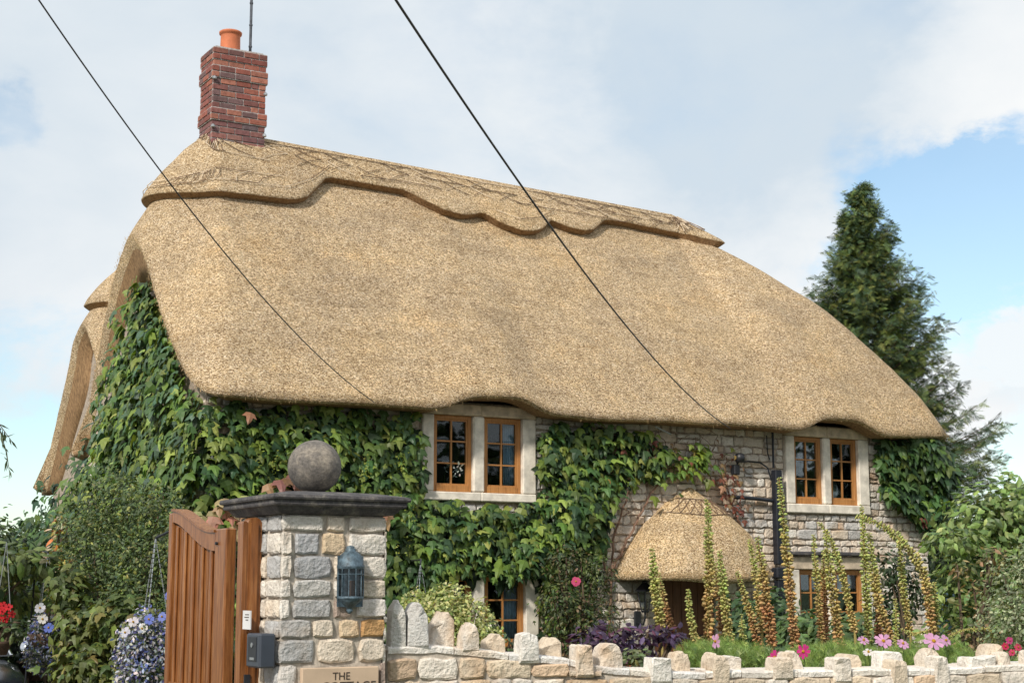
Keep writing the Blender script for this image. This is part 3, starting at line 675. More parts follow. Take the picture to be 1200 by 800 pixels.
sB = rand_poly(PA, 1500, fade_top); m1_b, _ = creeper('x', '', sB, lambda a, z, d: (a, -.03-d*.2, z), lambda a, z: (0, -1, 0), (.16, .26), [(.02, .045, .018)], [1], depth=.05)  # inner leaf layer coloured near-black to imitate the shade in the gaps
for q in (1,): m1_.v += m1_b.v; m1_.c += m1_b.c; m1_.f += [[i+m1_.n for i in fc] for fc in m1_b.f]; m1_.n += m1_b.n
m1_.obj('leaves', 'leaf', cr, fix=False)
# gable side
PG = [(-.1, .3), (-.1, 3.7), (.5, 4.25), (1.2, 4.85), (1.9, 5.5), (2.2, 5.75), (2.5, 5.7), (3.0, 5.35), (3.55, 4.9), (3.95, 4.35), (4.2, 3.8), (4.45, 3.3), (4.95, 3.0), (4.95, .3)]
sG = rand_poly(PG, 6200)
m2_, _ = creeper('x', '', sG, lambda a, z, d: (-3.68-d*1.1, a, z), lambda a, z: (-1, -.1, 0), (.11, .23), [G1, G2, G3, (.09, .16, .095), (.30, .36, .10)], [3, 3, 3, 3, 1], depth=.22)
m2_.obj('gable_leaves', 'leaf', cr, fix=False)
# a few pinkish autumn leaves in front of the corner
aut = [(-3.45+rng.normal(0, .22), 2.50+rng.normal(0, .13)) for _ in range(26)] + [(-2.85+rng.normal(0, .2), 2.85+rng.normal(0, .06)) for _ in range(7)] + [(-1.75+rng.normal(0, .35), 2.62+rng.normal(0, .10)) for _ in range(8)] + [(-3.3, 3.7)]
m3_, _ = creeper('x', '', aut, lambda a, z, d: (a, -.42-d*.4, z), lambda a, z: (-.2, -1, .1), (.15, .25), [(.36, .17, .11), (.42, .29, .17), (.27, .14, .11), (.36, .34, .15)], [3, 3, 2, 2])
m3_.obj('autumn_leaves', 'leaf', cr, fix=False)
# small pale berry-like tips hanging in the ivy
bt = MB(); bs = rand_poly([(-3.4, 2.1), (-3.4, 3.4), (-1, 3.4), (-1, 2.0)], 46); pos = []
for a, z in bs:
    for q in range(12): pos.append((a+rng.normal(0, .03), -.36+rng.normal(0, .03), z-q*.02+rng.normal(0, .01)))
pos = np.array(pos); n = len(pos); bt.scatter(SM_V, SM_F, pos, frames(rng.normal(0, 1, (n, 3))+[0, -1, .5], rng.normal(0, 1, (n, 3))), rng.uniform(.025, .045, n), jitcol((.26, .30, .05), n)); bt.obj('young_shoots', 'leaf', cr, fix=False)['kind'] = 'stuff'
# upper right patch
PR = [(6.85, 3.95), (8.25, 3.95), (8.35, 3.3), (8.12, 2.45), (7.75, 2.5), (7.6, 2.75), (7.29, 2.9), (6.86, 3.05), (6.80, 3.5)]
ir = thing('ivy_patch', 'dark ivy patch under the right end of the thatch beside the bedroom window', 'creeper', HO, HA)
m4_, _ = creeper('x', '', rand_poly(PR, 900), lambda a, z, d: (a, -d*1.2, z), lambda a, z: (.1, -1, 0), (.14, .26), [G1, G2, G4, (.10, .14, .03)], [2, 4, 4, 1]); m4_.obj('leaves', 'leaf', ir, fix=False)
m4_, _ = creeper('x', '', [(7.62+rng.normal(0, .08), 2.72+rng.normal(0, .1)) for _ in range(14)], lambda a, z, d: (a, -.1-d, z), lambda a, z: (.1, -1, 0), (.08, .14), [RED, (.18, .03, .03)], [1, 1]); m4_.obj('red_leaves', 'leaf', ir, fix=False)
# sparse reddish creeper over the porch, with bare stems
vc = thing('red_creeper', 'thin creeper with bare stems and reddening leaves arching over the porch hood', 'creeper', HO, HA)
stm = MB()
def vine(pts, r_=.011, jit=.05, k_=14):
    P_ = [Vector((a, -.05, z)) for a, z in pts]; out = []
    for i in range(len(P_)-1):
        for q in range(k_): out.append(P_[i].lerp(P_[i+1], q/k_)+Vector((nz(i*3+q*.4, 1)*jit, -abs(nz(i+q*.3, 7))*.05, nz(i*2+q*.4, 5)*jit)))
    out.append(P_[-1]); stm.tube(out, [r_*(1-.6*i/len(out)) for i in range(len(out))], 5)
vine([(1.95, .3), (2.0, 1.4), (2.05, 2.3), (2.3, 2.95), (2.7, 3.3)], .022); vine([(2.02, 1.9), (2.35, 2.4), (2.65, 2.9), (3.0, 3.3), (3.3, 3.4)], .02)
vine([(2.0, 1.5), (1.85, 2.3), (1.9, 2.8), (2.2, 3.1)], .016); vine([(4.45, 2.0), (4.25, 2.5), (4.0, 2.95), (3.6, 3.3), (3.2, 3.45)], .02); vine([(4.3, 2.4), (4.1, 2.8), (3.95, 3.2), (4.0, 3.5)], .016)
vine([(3.2, 3.4), (2.8, 3.55), (2.3, 3.65)], .012)
for _ in range(70):
    a, z = random.uniform(1.7, 4.1), random.uniform(2.2, 3.6)
    if inpoly(a, z, [(1.65, 1.9), (1.75, 3.6), (3.9, 3.7), (4.2, 3.2), (4.3, 2.6), (3.8, 3.1), (3.0, 3.15), (2.3, 2.6)]): vine([(a, z), (a+random.uniform(-.25, .25), z+random.uniform(.1, .35)), (a+random.uniform(-.4, .4), z+random.uniform(.1, .5))], .006, .05, 6)
stm.obj('stems', 'vine_wood', vc, fix=False)
sp_ = [(3.35+rng.normal(0, .25), 3.42+rng.normal(0, .14)) for _ in range(90)] + [(2.4+rng.normal(0, .35), 3.35+rng.normal(0, .17)) for _ in range(70)]
m5, _ = creeper('x', '', sp_, Pf, lambda a, z: (0, -1, 0), (.09, .2), [G1, G3, (.16, .2, .03), (.28, .2, .06)], [4, 4, 2, 1]); m5.obj('leaves', 'leaf', vc, fix=False)
sp_ = [(3.95+rng.normal(0, .15), 3.12+rng.normal(0, .2)) for _ in range(48)] + [(4.15+rng.normal(0, .08), 2.75+rng.normal(0, .1)) for _ in range(16)] + [(2.7+rng.normal(0, .3), 3.5+rng.normal(0, .09)) for _ in range(26)]
m5, _ = creeper('x', '', sp_, Pf, lambda a, z: (0, -1, 0), (.06, .13), [RED, (.20, .06, .04), BRN, (.34, .18, .12)], [3, 2, 3, 1]); m5.obj('red_leaves', 'leaf', vc, fix=False)

# ------------------------------------------------------------------ generic foliage
def blob_leaves(clumps, n, size, cols, w, tmpl=(OV_V, OV_F), droop=.3, shell=.72, jit=.5, inner=.25, wob=.16, floor=.04):
    """clumps: (x,y,z,rx,ry,rz); leaves fill an uneven shell of each"""
    vol = np.array([(c[3]*c[4]+c[4]*c[5]+c[3]*c[5]) for c in clumps]); cid = rng.choice(len(clumps), n, p=vol/vol.sum())
    cl = np.array(clumps)[cid]; d = rng.normal(0, 1, (n, 3)); d /= np.linalg.norm(d, axis=1, keepdims=True)
    rad = np.where(rng.random(n) < inner, rng.uniform(.3, shell, n), rng.uniform(shell, 1.06, n))
    lump = np.array([nz(*(dd*2.3+c_), 1) + .6*nz(*(dd*5.5+c_), 1) for dd, c_ in zip(d, cid)])
    rad = rad*(1+lump*wob*2)
    pos = cl[:, :3]+d*cl[:, 3:6]*rad[:, None]
    keep = pos[:, 2] > floor; pos = pos[keep]; d = d[keep]; n = len(pos); lump = lump[keep]
    nr_ = d + np.array([-.1, -.25, .65]) + rng.normal(0, jit, (n, 3)); tp = d*.8 + np.array([0, 0, -droop]) + rng.normal(0, .6, (n, 3))
    c = jitcol(choose(cols, w, n), n, .3, .1)*(1+lump[:, None]*.7)
    mb = MB(); mb.scatter(tmpl[0], tmpl[1], pos, frames(nr_, tp), rng.uniform(size[0], size[1], n), np.clip(c, 0, 1)); return mb
def stems_to(clumps, base, r0=.03, n=12, mat='bark', name='stems', par=None):
    mb = MB(); b = Vector(base)
    for q in range(n):
        c = random.choice(clumps); e = Vector((c[0]+random.uniform(-.6, .6)*c[3], c[1]+random.uniform(-.6, .6)*c[4], c[2]+random.uniform(-.3, .6)*c[5]))
        m_ = (b+e)/2+Vector((random.uniform(-.15, .15), random.uniform(-.15, .15), .1)); s_ = b+Vector((random.uniform(-.1, .1), random.uniform(-.1, .1), 0))
        mb.tube([s_, s_.lerp(m_, .5), m_, m_.lerp(e, .5), e], [r0, r0*.85, r0*.65, r0*.5, r0*.3], 6)
    return mb.obj(name, mat, par, fix=False)
def shrub(name, label, cat, clumps, n, size, cols, w, base=None, group=None, **kw):
    cx = sum(c[0] for c in clumps)/len(clumps); cy = sum(c[1] for c in clumps)/len(clumps)
    if base is None: base = (cx, cy, 0)
    t = thing(name, label, cat, base, 0, group)
    loc = [(c[0]-base[0], c[1]-base[1], c[2]-base[2], c[3], c[4], c[5]) for c in clumps]
    blob_leaves(loc, n, size, cols, w, **kw).obj('foliage', 'leaf', t, fix=False); stems_to(loc, (0, 0, 0), par=t)
    return t
def tree(name, label, base, h, r, n, size, cols, w, group=None, k_=16, tr_=.22, seed=0):
    random.seed(seed+100)
    cl = []
    for q in range(k_):
        a = random.uniform(0, 6.28); z = h*random.uniform(.35, .93); rr = r*(1-.55*max(0, (z/h-.5)*2)**1.5)*random.uniform(.3, .85)
        c_ = r*random.uniform(.28, .45); cl.append((rr*math.cos(a), rr*math.sin(a), z, c_, c_, c_*.75))
    t = thing(name, label, 'tree', base, 0, group)
    blob_leaves(cl, n, size, cols, w).obj('crown', 'leaf', t, fix=False)
    mb = MB(); mb.tube([(0, 0, 0), (.05, 0, h*.25), (-.05, .05, h*.5), (0, 0, h*.8)], [tr_, tr_*.8, tr_*.55, tr_*.15], 8)
    for c in cl[:12]: z0 = c[2]*.6; mb.tube([(0, 0, z0), (c[0]*.5, c[1]*.5, (z0+c[2])/2+.1), (c[0], c[1], c[2])], [tr_*.35, tr_*.22, .02], 6)
    mb.obj('trunk', 'bark', t, fix=False); return t
# pixel helper used once to turn measured picture positions into world places at a known distance
_f = 1850.0; _a = math.atan(290/1850.0); _c, _s = math.cos(_a), math.sin(_a)
def at(px, py, Y):
    x = (px-600)/_f; y = (400-py)/_f; k_ = Y/(_c-y*_s); return Vector((x*k_, Y, 1.65+(_s+y*_c)*k_))
# conifer ------------------------------------------------------------
def conifer(base, h, rad, label):
    t = thing('conifer_tree', label, 'tree', base)
    tv = []; tf = []                                   # one frond: a flat spray of narrow blades along a rib
    for q in range(6):
        y = .12+q*.15; L = .46*(1-q/8)
        for s_ in (-1, 1):
            b = len(tv); tv += [(0, y, 0), (s_*L, y+L*.75, -.05), (s_*.02, y+.10, .0)]; tf.append((b, b+1, b+2) if s_ > 0 else (b, b+2, b+1))
    b = len(tv); tv += [(-.05, .7, 0), (.05, .7, 0), (0, 1.25, -.04)]; tf.append((b, b+1, b+2))
    pos, nr_, tp, sc, co = [], [], [], [], []; br = MB()
    z = 1.0
    while z < h*.985:
        f = z/h; R_ = rad*(1-f)**.98*(.97+.10*math.sin(z*2.1)) + .03
        for q in range(int(7+15*(1-f))):
            a = random.uniform(0, 2*math.pi); L = R_*random.uniform(.60, 1.08)*(1+.10*math.cos(a)); zz = z+random.uniform(-.14, .14)
            rise = .10+.5*f; P_ = []
            for g in range(8):
                u = g/7; P_.append(Vector((math.cos(a)*L*u, math.sin(a)*L*u, zz + L*(rise*u - .55*u*u*(1-f) + .35*u**3))))
            br.tube(P_, [.035*(1-f*.7)*(1-.8*g/7) for g in range(8)], 4)
            tone = random.uniform(.65, 1.25)
            for g in range(2, 8):
                for _ in range(int(6+9*(g/7))):
                    p = P_[g-1].lerp(P_[g], random.random()); sd = random.uniform(-1, 1)
                    dv = Vector((math.cos(a+sd*1.1), math.sin(a+sd*1.1), random.uniform(-.15, .45)))
                    pos.append(p+Vector((random.gauss(0, .07), random.gauss(0, .07), random.gauss(0, .05)))); tp.append(dv); nr_.append((random.gauss(0, .8)+math.cos(a)*.5, random.gauss(0, .8)+math.sin(a)*.5, .8)); sc.append(random.uniform(.15, .29)*(1-.3*f-.3*max(0, f-.8)*5))
                    co.append(tuple(v*tone for v in random.choice([(.11, .16, .05), (.07, .12, .055), (.17, .20, .05), (.055, .095, .055)])))
        z += .15
    mb = MB(); n = len(pos); mb.scatter(tv, tf, np.array(pos), frames(np.array(nr_), np.array(tp)), np.array(sc), jitcol(np.array(co), n, .25)); mb.obj('crown', 'needle', t, fix=False)
    br.tube([(0, 0, 0), (0, 0, h*.5), (0, 0, h*.99)], [.24, .14, .015], 10); br.obj('trunk', 'bark', t, fix=False); return t
cb = at(1023, 690, 33.5)
conifer((cb.x, cb.y, 0), 10.45, 3.75, 'tall dark green conifer rising behind the right end of the thatch')

# trees and shrubs around --------------------------------------------
DG = [(.05, .095, .032), (.07, .12, .04), (.11, .16, .045), (.035, .065, .03)]
def shr(px, py, Y, rx, ry, rz): p = at(px, py, Y); return (p.x, p.y, p.z, rx, ry, rz)
# right hand bushes
shrub('leafy_bush', 'light green leafy bush at the right beside the cottage corner', 'bush',
      [shr(1150, 610, 18.5, .45, .5, .40), shr(1185, 600, 18.5, .40, .5, .38), shr(1118, 632, 17.8, .35, .4, .16), shr(1195, 640, 18.5, .5, .5, .4), shr(1140, 668, 18.3, .42, .5, .33), shr(1120, 705, 18.3, .3, .45, .30), shr(1165, 720, 18.3, .5, .5, .4), shr(1215, 620, 19, .6, .6, .5), shr(1185, 572, 19, .12, .2, .22), shr(1150, 800, 18.4, .8, .7, .8)],
      5600, (.07, .15), [(.15, .235, .065), (.20, .28, .09), (.10, .165, .06), (.26, .31, .12)], [3, 3, 2, 1], wob=.22)
shrub('bronze_bush', 'small bush with pinkish brown tips in front of the leafy bush', 'bush', [shr(1163, 655, 17.0, .16, .2, .16), shr(1128, 665, 17.2, .12, .2, .10), shr(1148, 690, 17.0, .13, .15, .12), shr(1140, 790, 17.0, .3, .3, .9)],
      900, (.04, .09), [(.28, .19, .10), (.18, .17, .06), (.10, .13, .05)], [2, 2, 2])
shrub('variegated_bush', 'rounded pale variegated bush at the right edge above the wall', 'bush',
      [shr(1215, 700, 13.2, .42, .45, .44), shr(1190, 735, 13.0, .30, .35, .30), shr(1222, 660, 13.3, .22, .3, .22), shr(1200, 800, 13.2, .48, .45, .5)], 9500, (.022, .045), [(.26, .30, .17), (.19, .24, .13), (.40, .42, .28), (.13, .18, .09)], [4, 4, 2, 2], tmpl=(SM_V, SM_F), wob=.08)
for i, (px, Y, h, r, lab) in enumerate([(1300, 30, 3.3, 2.0, 'broad bushy tree just beyond the right edge'), (1165, 27, 2.9, 1.5, 'low round tree behind the leafy bush'), (1480, 38, 5.0, 3.0, 'far right tree behind the garden'), (1105, 30, 3.0, 1.6, 'dark round tree behind the cottage right corner')]):
    p = at(px, 690, Y); tree('garden_tree', lab, (p.x, p.y, 0), h, r, 3600, (.10, .2), DG, [3, 3, 2, 2], 'trees right of the cottage', seed=i)
# left hand trees and bushes
for i, (px, Y, h, r, lab) in enumerate([(-10, 27, 2.75, 1.9, 'dark leafy tree at the left edge'), (45, 30, 2.95, 1.5, 'paler tree between the left edge and the rear gable'), (-220, 28, 4.5, 2.2, 'tree just outside the left edge')]):
    p = at(px, 690, Y); tree('hedge_tree', lab, (p.x, p.y, 0), h, r, 4200, (.09, .18), DG, [3, 3, 2, 2], 'trees left of the cottage', seed=20+i)
gi = thing('rear_gable_ivy', 'dark green ivy at the foot of the rear gable', 'creeper', HO, HA)
m6, _ = creeper('x', '', rand_poly([(4.6, .3), (4.9, 3.9), (5.6, 4.0), (6.6, 3.9), (8.4, 3.2), (10.0, 2.8), (10.4, .3)], 1500), lambda a, z, d: (-3.0-d*1.8, a, z), lambda a, z: (-1, -.3, 0), (.12, .24), [G2, G4, (.035, .08, .05), G1], [3, 3, 3, 1], depth=.3); m6.obj('leaves', 'leaf', gi, fix=False)
shrub('jasmine_bush', 'dense small leaved bush climbing in front of the gable corner', 'bush',
      [shr(135, 590, 16.6, .36, .5, .36), shr(180, 600, 16.2, .30, .5, .30), shr(120, 650, 16.3, .42, .55, .42), shr(175, 660, 15.9, .40, .5, .40), shr(205, 640, 15.8, .28, .4, .34), shr(95, 620, 16.8, .25, .4, .30), shr(100, 700, 16.2, .35, .5, .38), shr(160, 720, 15.7, .45, .5, .40), shr(150, 800, 15.9, .55, .6, .7)],
      15000, (.03, .065), [(.08, .12, .045), (.13, .175, .05), (.045, .075, .03), (.25, .26, .08)], [4, 3, 3, 1], wob=.2, jit=.7)
shrub('yellowing_vine', 'broad leaved yellow green vine hanging low in front of the small leaved bush', 'plant',
      [shr(100, 740, 15.2, .28, .2, .3), shr(140, 730, 15.0, .32, .2, .26), shr(110, 790, 15.0, .40, .25, .34), shr(165, 770, 14.9, .24, .2, .3), shr(80, 690, 15.6, .2, .2, .22), shr(120, 840, 15.0, .5, .3, .5)],
      2300, (.065, .14), [(.10, .135, .035), (.14, .165, .04), (.065, .10, .03), (.22, .20, .06)], [3, 3, 2, 1], tmpl=(IVY_V, IVY_F), droop=1.6, wob=.15)
shrub('autumn_twig_bush', 'thin bush with orange and yellow leaves between the rear gable and the small leaved bush', 'bush', [shr(70, 625, 17.5, .07, .1, .16), shr(72, 607, 17.5, .05, .1, .05), shr(62, 650, 17.4, .16, .1, .08), shr(80, 665, 17.4, .15, .12, .14), shr(78, 790, 17.4, .1, .1, .6)], 330, (.07, .14), [(.42, .13, .04), (.35, .27, .06), (.42, .33, .22), (.3, .34, .2)], [2, 3, 2, 2], droop=.6)
shrub('pergola_vine', 'large leaved pale green vine over the dark hollow at the left edge', 'plant',
      [shr(15, 655, 16.0, .32, .4, .13), shr(50, 660, 16.2, .22, .4, .12), shr(-30, 655, 16, .5, .5, .16), shr(-15, 690, 16.4, .45, .5, .20), shr(30, 690, 16.9, .35, .3, .2)],
      750, (.10, .19), [(.15, .19, .06), (.11, .15, .045), (.06, .10, .035), (.24, .26, .12)], [3, 3, 3, 1], droop=.9, base=(-6.6, 16.6, 0), tmpl=(OV_V, OV_F))
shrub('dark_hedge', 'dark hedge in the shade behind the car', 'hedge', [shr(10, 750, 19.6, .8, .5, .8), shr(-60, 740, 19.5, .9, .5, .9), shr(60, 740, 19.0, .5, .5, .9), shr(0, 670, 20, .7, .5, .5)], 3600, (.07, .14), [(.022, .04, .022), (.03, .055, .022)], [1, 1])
# hanging willowy twig at the far left
tw = thing('hanging_twig', 'thin drooping twig with narrow leaves against the sky at the left edge', 'twig', at(-60, 470, 13))
mb = MB(); b0 = at(-60, 470, 13); L1 = [at(*p, 13)-b0 for p in [(-60, 470), (-20, 480), (0, 505), (8, 530), (12, 560)]]; L2 = [at(*p, 13)-b0 for p in [(-20, 480), (0, 498), (14, 517)]]
mb.tube([tuple(p) for p in L1], [.012, .008, .004, .003, .002], 5); mb.tube([tuple(p) for p in L2], [.006, .004, .002], 5)
mb.tube([tuple(L1[0]), tuple(L1[0]+Vector((-1.2, .5, .5))), tuple(L1[0]+Vector((-2.2, 1.0, -1.0))), tuple(L1[0]+Vector((-2.4, 1.1, -L1[0].z-b0.z)))], [.012, .03, .05, .07], 6); mb.obj('stem', 'bark', tw, fix=False)
pos = []; 
for L_ in (L1, L2):
    for i in range(len(L_)-1):
        for q in range(9): pos.append(L_[i].lerp(L_[i+1], q/9))
n = len(pos); mb = MB(); mb.scatter([(0, 0, 0), (-.09, .45, 0), (0, 1, 0), (.09, .45, 0)], [(0, 3, 2, 1)], np.array(pos), frames(rng.normal(0, 1, (n, 3))+[0, -1, 0], rng.normal(0, .5, (n, 3))+[0, 0, -1]), rng.uniform(.06, .12, n), jitcol((.06, .09, .04), n)); mb.obj('leaves', 'leaf', tw, fix=False)
# unseen trees added behind and right of the camera to darken the pane reflections
for i, (x_, y_) in enumerate([(-20, -16), (-8, -20), (4, -18), (14, -14), (22, -8), (27, -1), (30, 5), (36, -8), (29, 12), (33, 19)]):
    tree('reflection_tree', 'unseen dark leafy tree added for the pane reflections', (x_, y_, 0), 11+(i % 3), 5.0, 1700, (.4, .8), DG, [3, 3, 2, 2], 'unseen trees added for the pane reflections', seed=60+i, k_=12)
random.seed(21)

# ------------------------------------------------------------------ gate pier
PO = Vector((-1.304, 9.0, 0)); PW = .665
pier = thing('gate_pier', 'square pale stone gate pier with a dark moulded cap', 'gate pier', PO, HA)
mb = MB(); mb.box((.022, .022, 0), (PW-.022, PW-.022, 2.075)); mb.obj('mortar_core', 'pale_mortar', pier)
WS = [(.74, .69, .62), (.77, .73, .67), (.70, .66, .62), (.74, .65, .54)]; GB = [(.43, .44, .46), (.50, .50, .50)]; OR = [(.60, .36, .16)]
rows = [(1.975, 2.07, [(0, .26, 'w'), (.275, .40, 'w'), (.415, PW, 'w')]), (1.845, 1.97, [(0, .07, 'w'), (.08, .24, 'g'), (.25, .40, 'o2'), (.415, PW, 'w')]), (1.71, 1.84, [(0, .07, 'w'), (.08, .32, 'g'), (.33, .45, 'w'), (.46, PW, 'w')]),
        (1.60, 1.705, [(0, .07, 'w'), (.08, .32, 'gw'), (.33, .46, 'w'), (.47, PW, 'w')]), (1.485, 1.595, [(0, .07, 'w'), (.08, .32, 'gw'), (.33, .46, 'm'), (.47, PW, 'w')]), (1.375, 1.48, [(0, .20, 'g2'), (.20, .34, 'w'), (.365, .50, 'o2'), (.50, PW, 'o')]),
        (1.235, 1.37, [(0, .22, 'gw'), (.235, .475, 'w'), (.49, PW, 'w')]), (1.09, 1.23, [(0, .115, 'w'), (.625, PW, 'm')]), (.95, 1.085, [(0, .2, 'w'), (.21, .45, 'w'), (.46, PW, 'gw')])]
CM = {'w': WS, 'g': GB, 'g2': [(.46, .45, .44)], 'gw': [(.50, .49, .47), (.42, .42, .42)], 'o': OR, 'o2': [(.66, .52, .36)], 'm': [(.42, .33, .28)]}
mb = MB()
for z0, z1, L_ in rows:
    for a, b, t_ in L_: stone_ring(mb, a+.004, b-.004, z0+.003, z1-.003, 0, .024, lambda a_, z, d: (a_, .024-d, z), np.array(random.choice(CM[t_]))*random.uniform(.92, 1.08), .005)
for z0, z1, L_ in rows:
    for a, b in ((.03, .24), (.25, .46), (.47, PW)):
        dz = random.uniform(-.015, .015); stone_ring(mb, a+.004, b-.004, z0+.004, z1-.004, 0, .022, lambda a_, z, d: (.02-d, a_, z), np.array(random.choice(WS+WS+GB)), .004)
stone_courses(mb, .0, PW, 0, .95, lambda a_, z, d: (a_, .02-d, z), (.10, .14), (.18, .3), [], WS, .005, 0, .025); stone_courses(mb, .03, PW, 0, .95, lambda a_, z, d: (.02-d, a_, z), (.10, .14), (.18, .3), [], WS, .005, 0, .025)
stone_courses(mb, .0, PW, 0, 2.07, lambda a_, z, d: (PW-.02+d, a_, z), (.10, .14), (.18, .3), [], WS, .005, 0, .025); stone_courses(mb, .0, PW, 0, 2.07, lambda a_, z, d: (a_, PW-.02+d, z), (.10, .14), (.18, .3), [], WS, .005, 0, .025)
mb.obj('stones', 'stone', pier, smooth=False)
cp = MB()
def sq(o_, z, r_=.012): a, b = -o_, PW+o_; return [(a+r_, a, z), (b-r_, a, z), (b, a+r_, z), (b, b-r_, z), (b-r_, b, z), (a+r_, b, z), (a, b-r_, z), (a, a+r_, z)]
prof = [(-.02, 2.072), (.025, 2.076), (.045, 2.095), (.06, 2.115), (.082, 2.12), (.086, 2.128), (.084, 2.15), (.10, 2.153), (.105, 2.163), (.10, 2.178), (.085, 2.182), (-.05, 2.205), (-.2, 2.218)]
v = []; 
for o_, z in prof: v += sq(o_, z, .008)
f = [(i*8+j, i*8+(j+1) % 8, (i+1)*8+(j+1) % 8, (i+1)*8+j) for i in range(len(prof)-1) for j in range(8)] + [list(range(8)), [(len(prof)-1)*8+j for j in range(8)]]
cp.add(v, f); cp.obj('cap', 'cap_stone', pier)
bl = MB(); bm_n = 40; bc = (PW/2, PW/2, 2.372)
v = []; f = []; nu, nv_ = 40, 24
for i in range(nv_+1):
    ph_ = math.pi*i/nv_
    for j in range(nu):
        a = 2*math.pi*j/nu; r_ = .160*(1+nz(math.sin(ph_)*math.cos(a)*3, math.sin(ph_)*math.sin(a)*3, math.cos(ph_)*3)*.012)
        v.append((bc[0]+r_*math.sin(ph_)*math.cos(a), bc[1]+r_*math.sin(ph_)*math.sin(a), bc[2]-r_*math.cos(ph_)))
bl.add(v, [(i*nu+j, i*nu+(j+1) % nu, (i+1)*nu+(j+1) % nu, (i+1)*nu+j) for i in range(nv_) for j in range(nu)])
bl.obj('ball_finial', 'ball_stone', pier, smooth=True)
# name plaque
mb = MB(); mb.box((.132, -.022, .90), (.608, .015, 1.212), bev=.005); plq = mb.obj('name_plaque', 'plaque_stone', pier)
def text(body, size, x, z, par):
    cu = bpy.data.curves.new('t', 'FONT'); cu.body = body; cu.size = size; cu.extrude = .001; cu.align_x = 'CENTER'; cu.resolution_u = 3
    o = bpy.data.objects.new('t', cu); C.objects.link(o); me = bpy.data.meshes.new_from_object(o); C.objects.unlink(o)
    w = bpy.data.objects.new('lettering', me); me.materials.clear(); me.materials.append(M['letter']); C.objects.link(w); w.parent = par; w.location = (x, -.0235, z); w.rotation_euler = (R(90), 0, 0); return w
text('THE', .060, .372, 1.143, plq); text('COTTAGE', .073, .42, 1.081, plq)
# wall lantern on the pier
lan = thing('wall_lantern', 'blue green half lantern fixed on the stone gate pier', 'lantern', PO + U_*.42 + V_*(-.012), HA)
mb = MB(); z0 = 1.50
def half(prof, a=0, n=14, dp=.085, wd=.078):
    v = []; 
    for (r_, z) in prof:
        for j in range(n+1):
            t_ = math.pi+math.pi*j/n; v.append((wd*r_*math.cos(t_), dp*r_*math.sin(t_), z))
    f = [(i*(n+1)+j, i*(n+1)+j+1, (i+1)*(n+1)+j+1, (i+1)*(n+1)+j) for i in range(len(prof)-1) for j in range(n)]
    return v, f
mb.add(*half([(1.0, 1.595), (1.02, 1.60), (1.02, 1.608), (.85, 1.612)])); mb.add(*half([(.95, 1.60), (.9, 1.585), (.55, 1.565), (.34, 1.545), (.2, 1.54), (.26, 1.532), (.2, 1.52), (.05, 1.51)]))
mb.obj('lower_bowl', 'verdigris', lan, smooth=True)
mb = MB(); mb.add(*half([(1.0, 1.765), (1.06, 1.772), (1.06, 1.785), (1.0, 1.79), (.96, 1.82), (.80, 1.845), (.52, 1.862), (.40, 1.868), (.42, 1.876), (.30, 1.886), (.34, 1.893), (.05, 1.90)])); mb.obj('hood', 'verdigris', lan, smooth=True)
mb = MB()
for q in range(7): t_ = math.pi+math.pi*q/6; x, y = .077*math.cos(t_), .084*math.sin(t_); mb.tube([(x, y, 1.605), (x, y, 1.77)], .0035, 6)
for z in (1.735,): mb.tube([(.078*math.cos(math.pi+math.pi*q/14), .085*math.sin(math.pi+math.pi*q/14), z) for q in range(15)], .0035, 5)
mb.box((-.08, -.008, 1.55), (.08, .0, 1.84)); mb.obj('cage', 'verdigris', lan)
mb = MB(); mb.add(*half([(.93, 1.61), (.93, 1.765)])); mb.obj('pane', 'glass', lan, smooth=True)
mb = MB(); mb.tube([(0, -.035, 1.61), (0, -.035, 1.70)], .018, 8); mb.obj('candle_lamp', 'lamp_inner', lan)
# intercom and small notice
ic = thing('intercom_box', 'dark grey gate intercom box on the side of the pier', 'intercom', PO + V_*.10 + U_*(-.012), HA)
mb = MB(); mb.box((-.10, -.09, 1.215), (-.004, .12, 1.405), bev=.01); mb.obj('housing', 'intercom_plastic', ic)
mb = MB(); mb.box((-.1035, -.045, 1.25), (-.1005, .085, 1.385), bev=.001); mb.obj('face_plate', 'black_iron', ic)
mb = MB(); mb.box((-.107, -.02, 1.258), (-.104, .045, 1.272)); mb.obj('button', 'galvanised', ic)
mb = MB(); mb.lathe([(.014, 0), (.014, .004)], (0, 0, 0), 12); lo_ = mb.obj('speaker_ring', 'galvanised', ic); lo_.rotation_euler = (0, R(-90), 0); lo_.location = (-.104, .02, 1.34)
nt = thing('notice_plate', 'small white notice above the intercom', 'sign', PO + V_*.16, HA); mb = MB(); mb.box((-.115, .0, 1.425), (-.108, .12, 1.53)); mb.obj('plate', 'white_plastic', nt)
mb = MB()
for z, (a, b) in ((1.505, (.02, .08)), (1.49, (.02, .09)), (1.475, (.03, .07))): mb.box((-.1165, a, z), (-.1155, b, z+.005))
mb.obj('print', 'letter', nt)

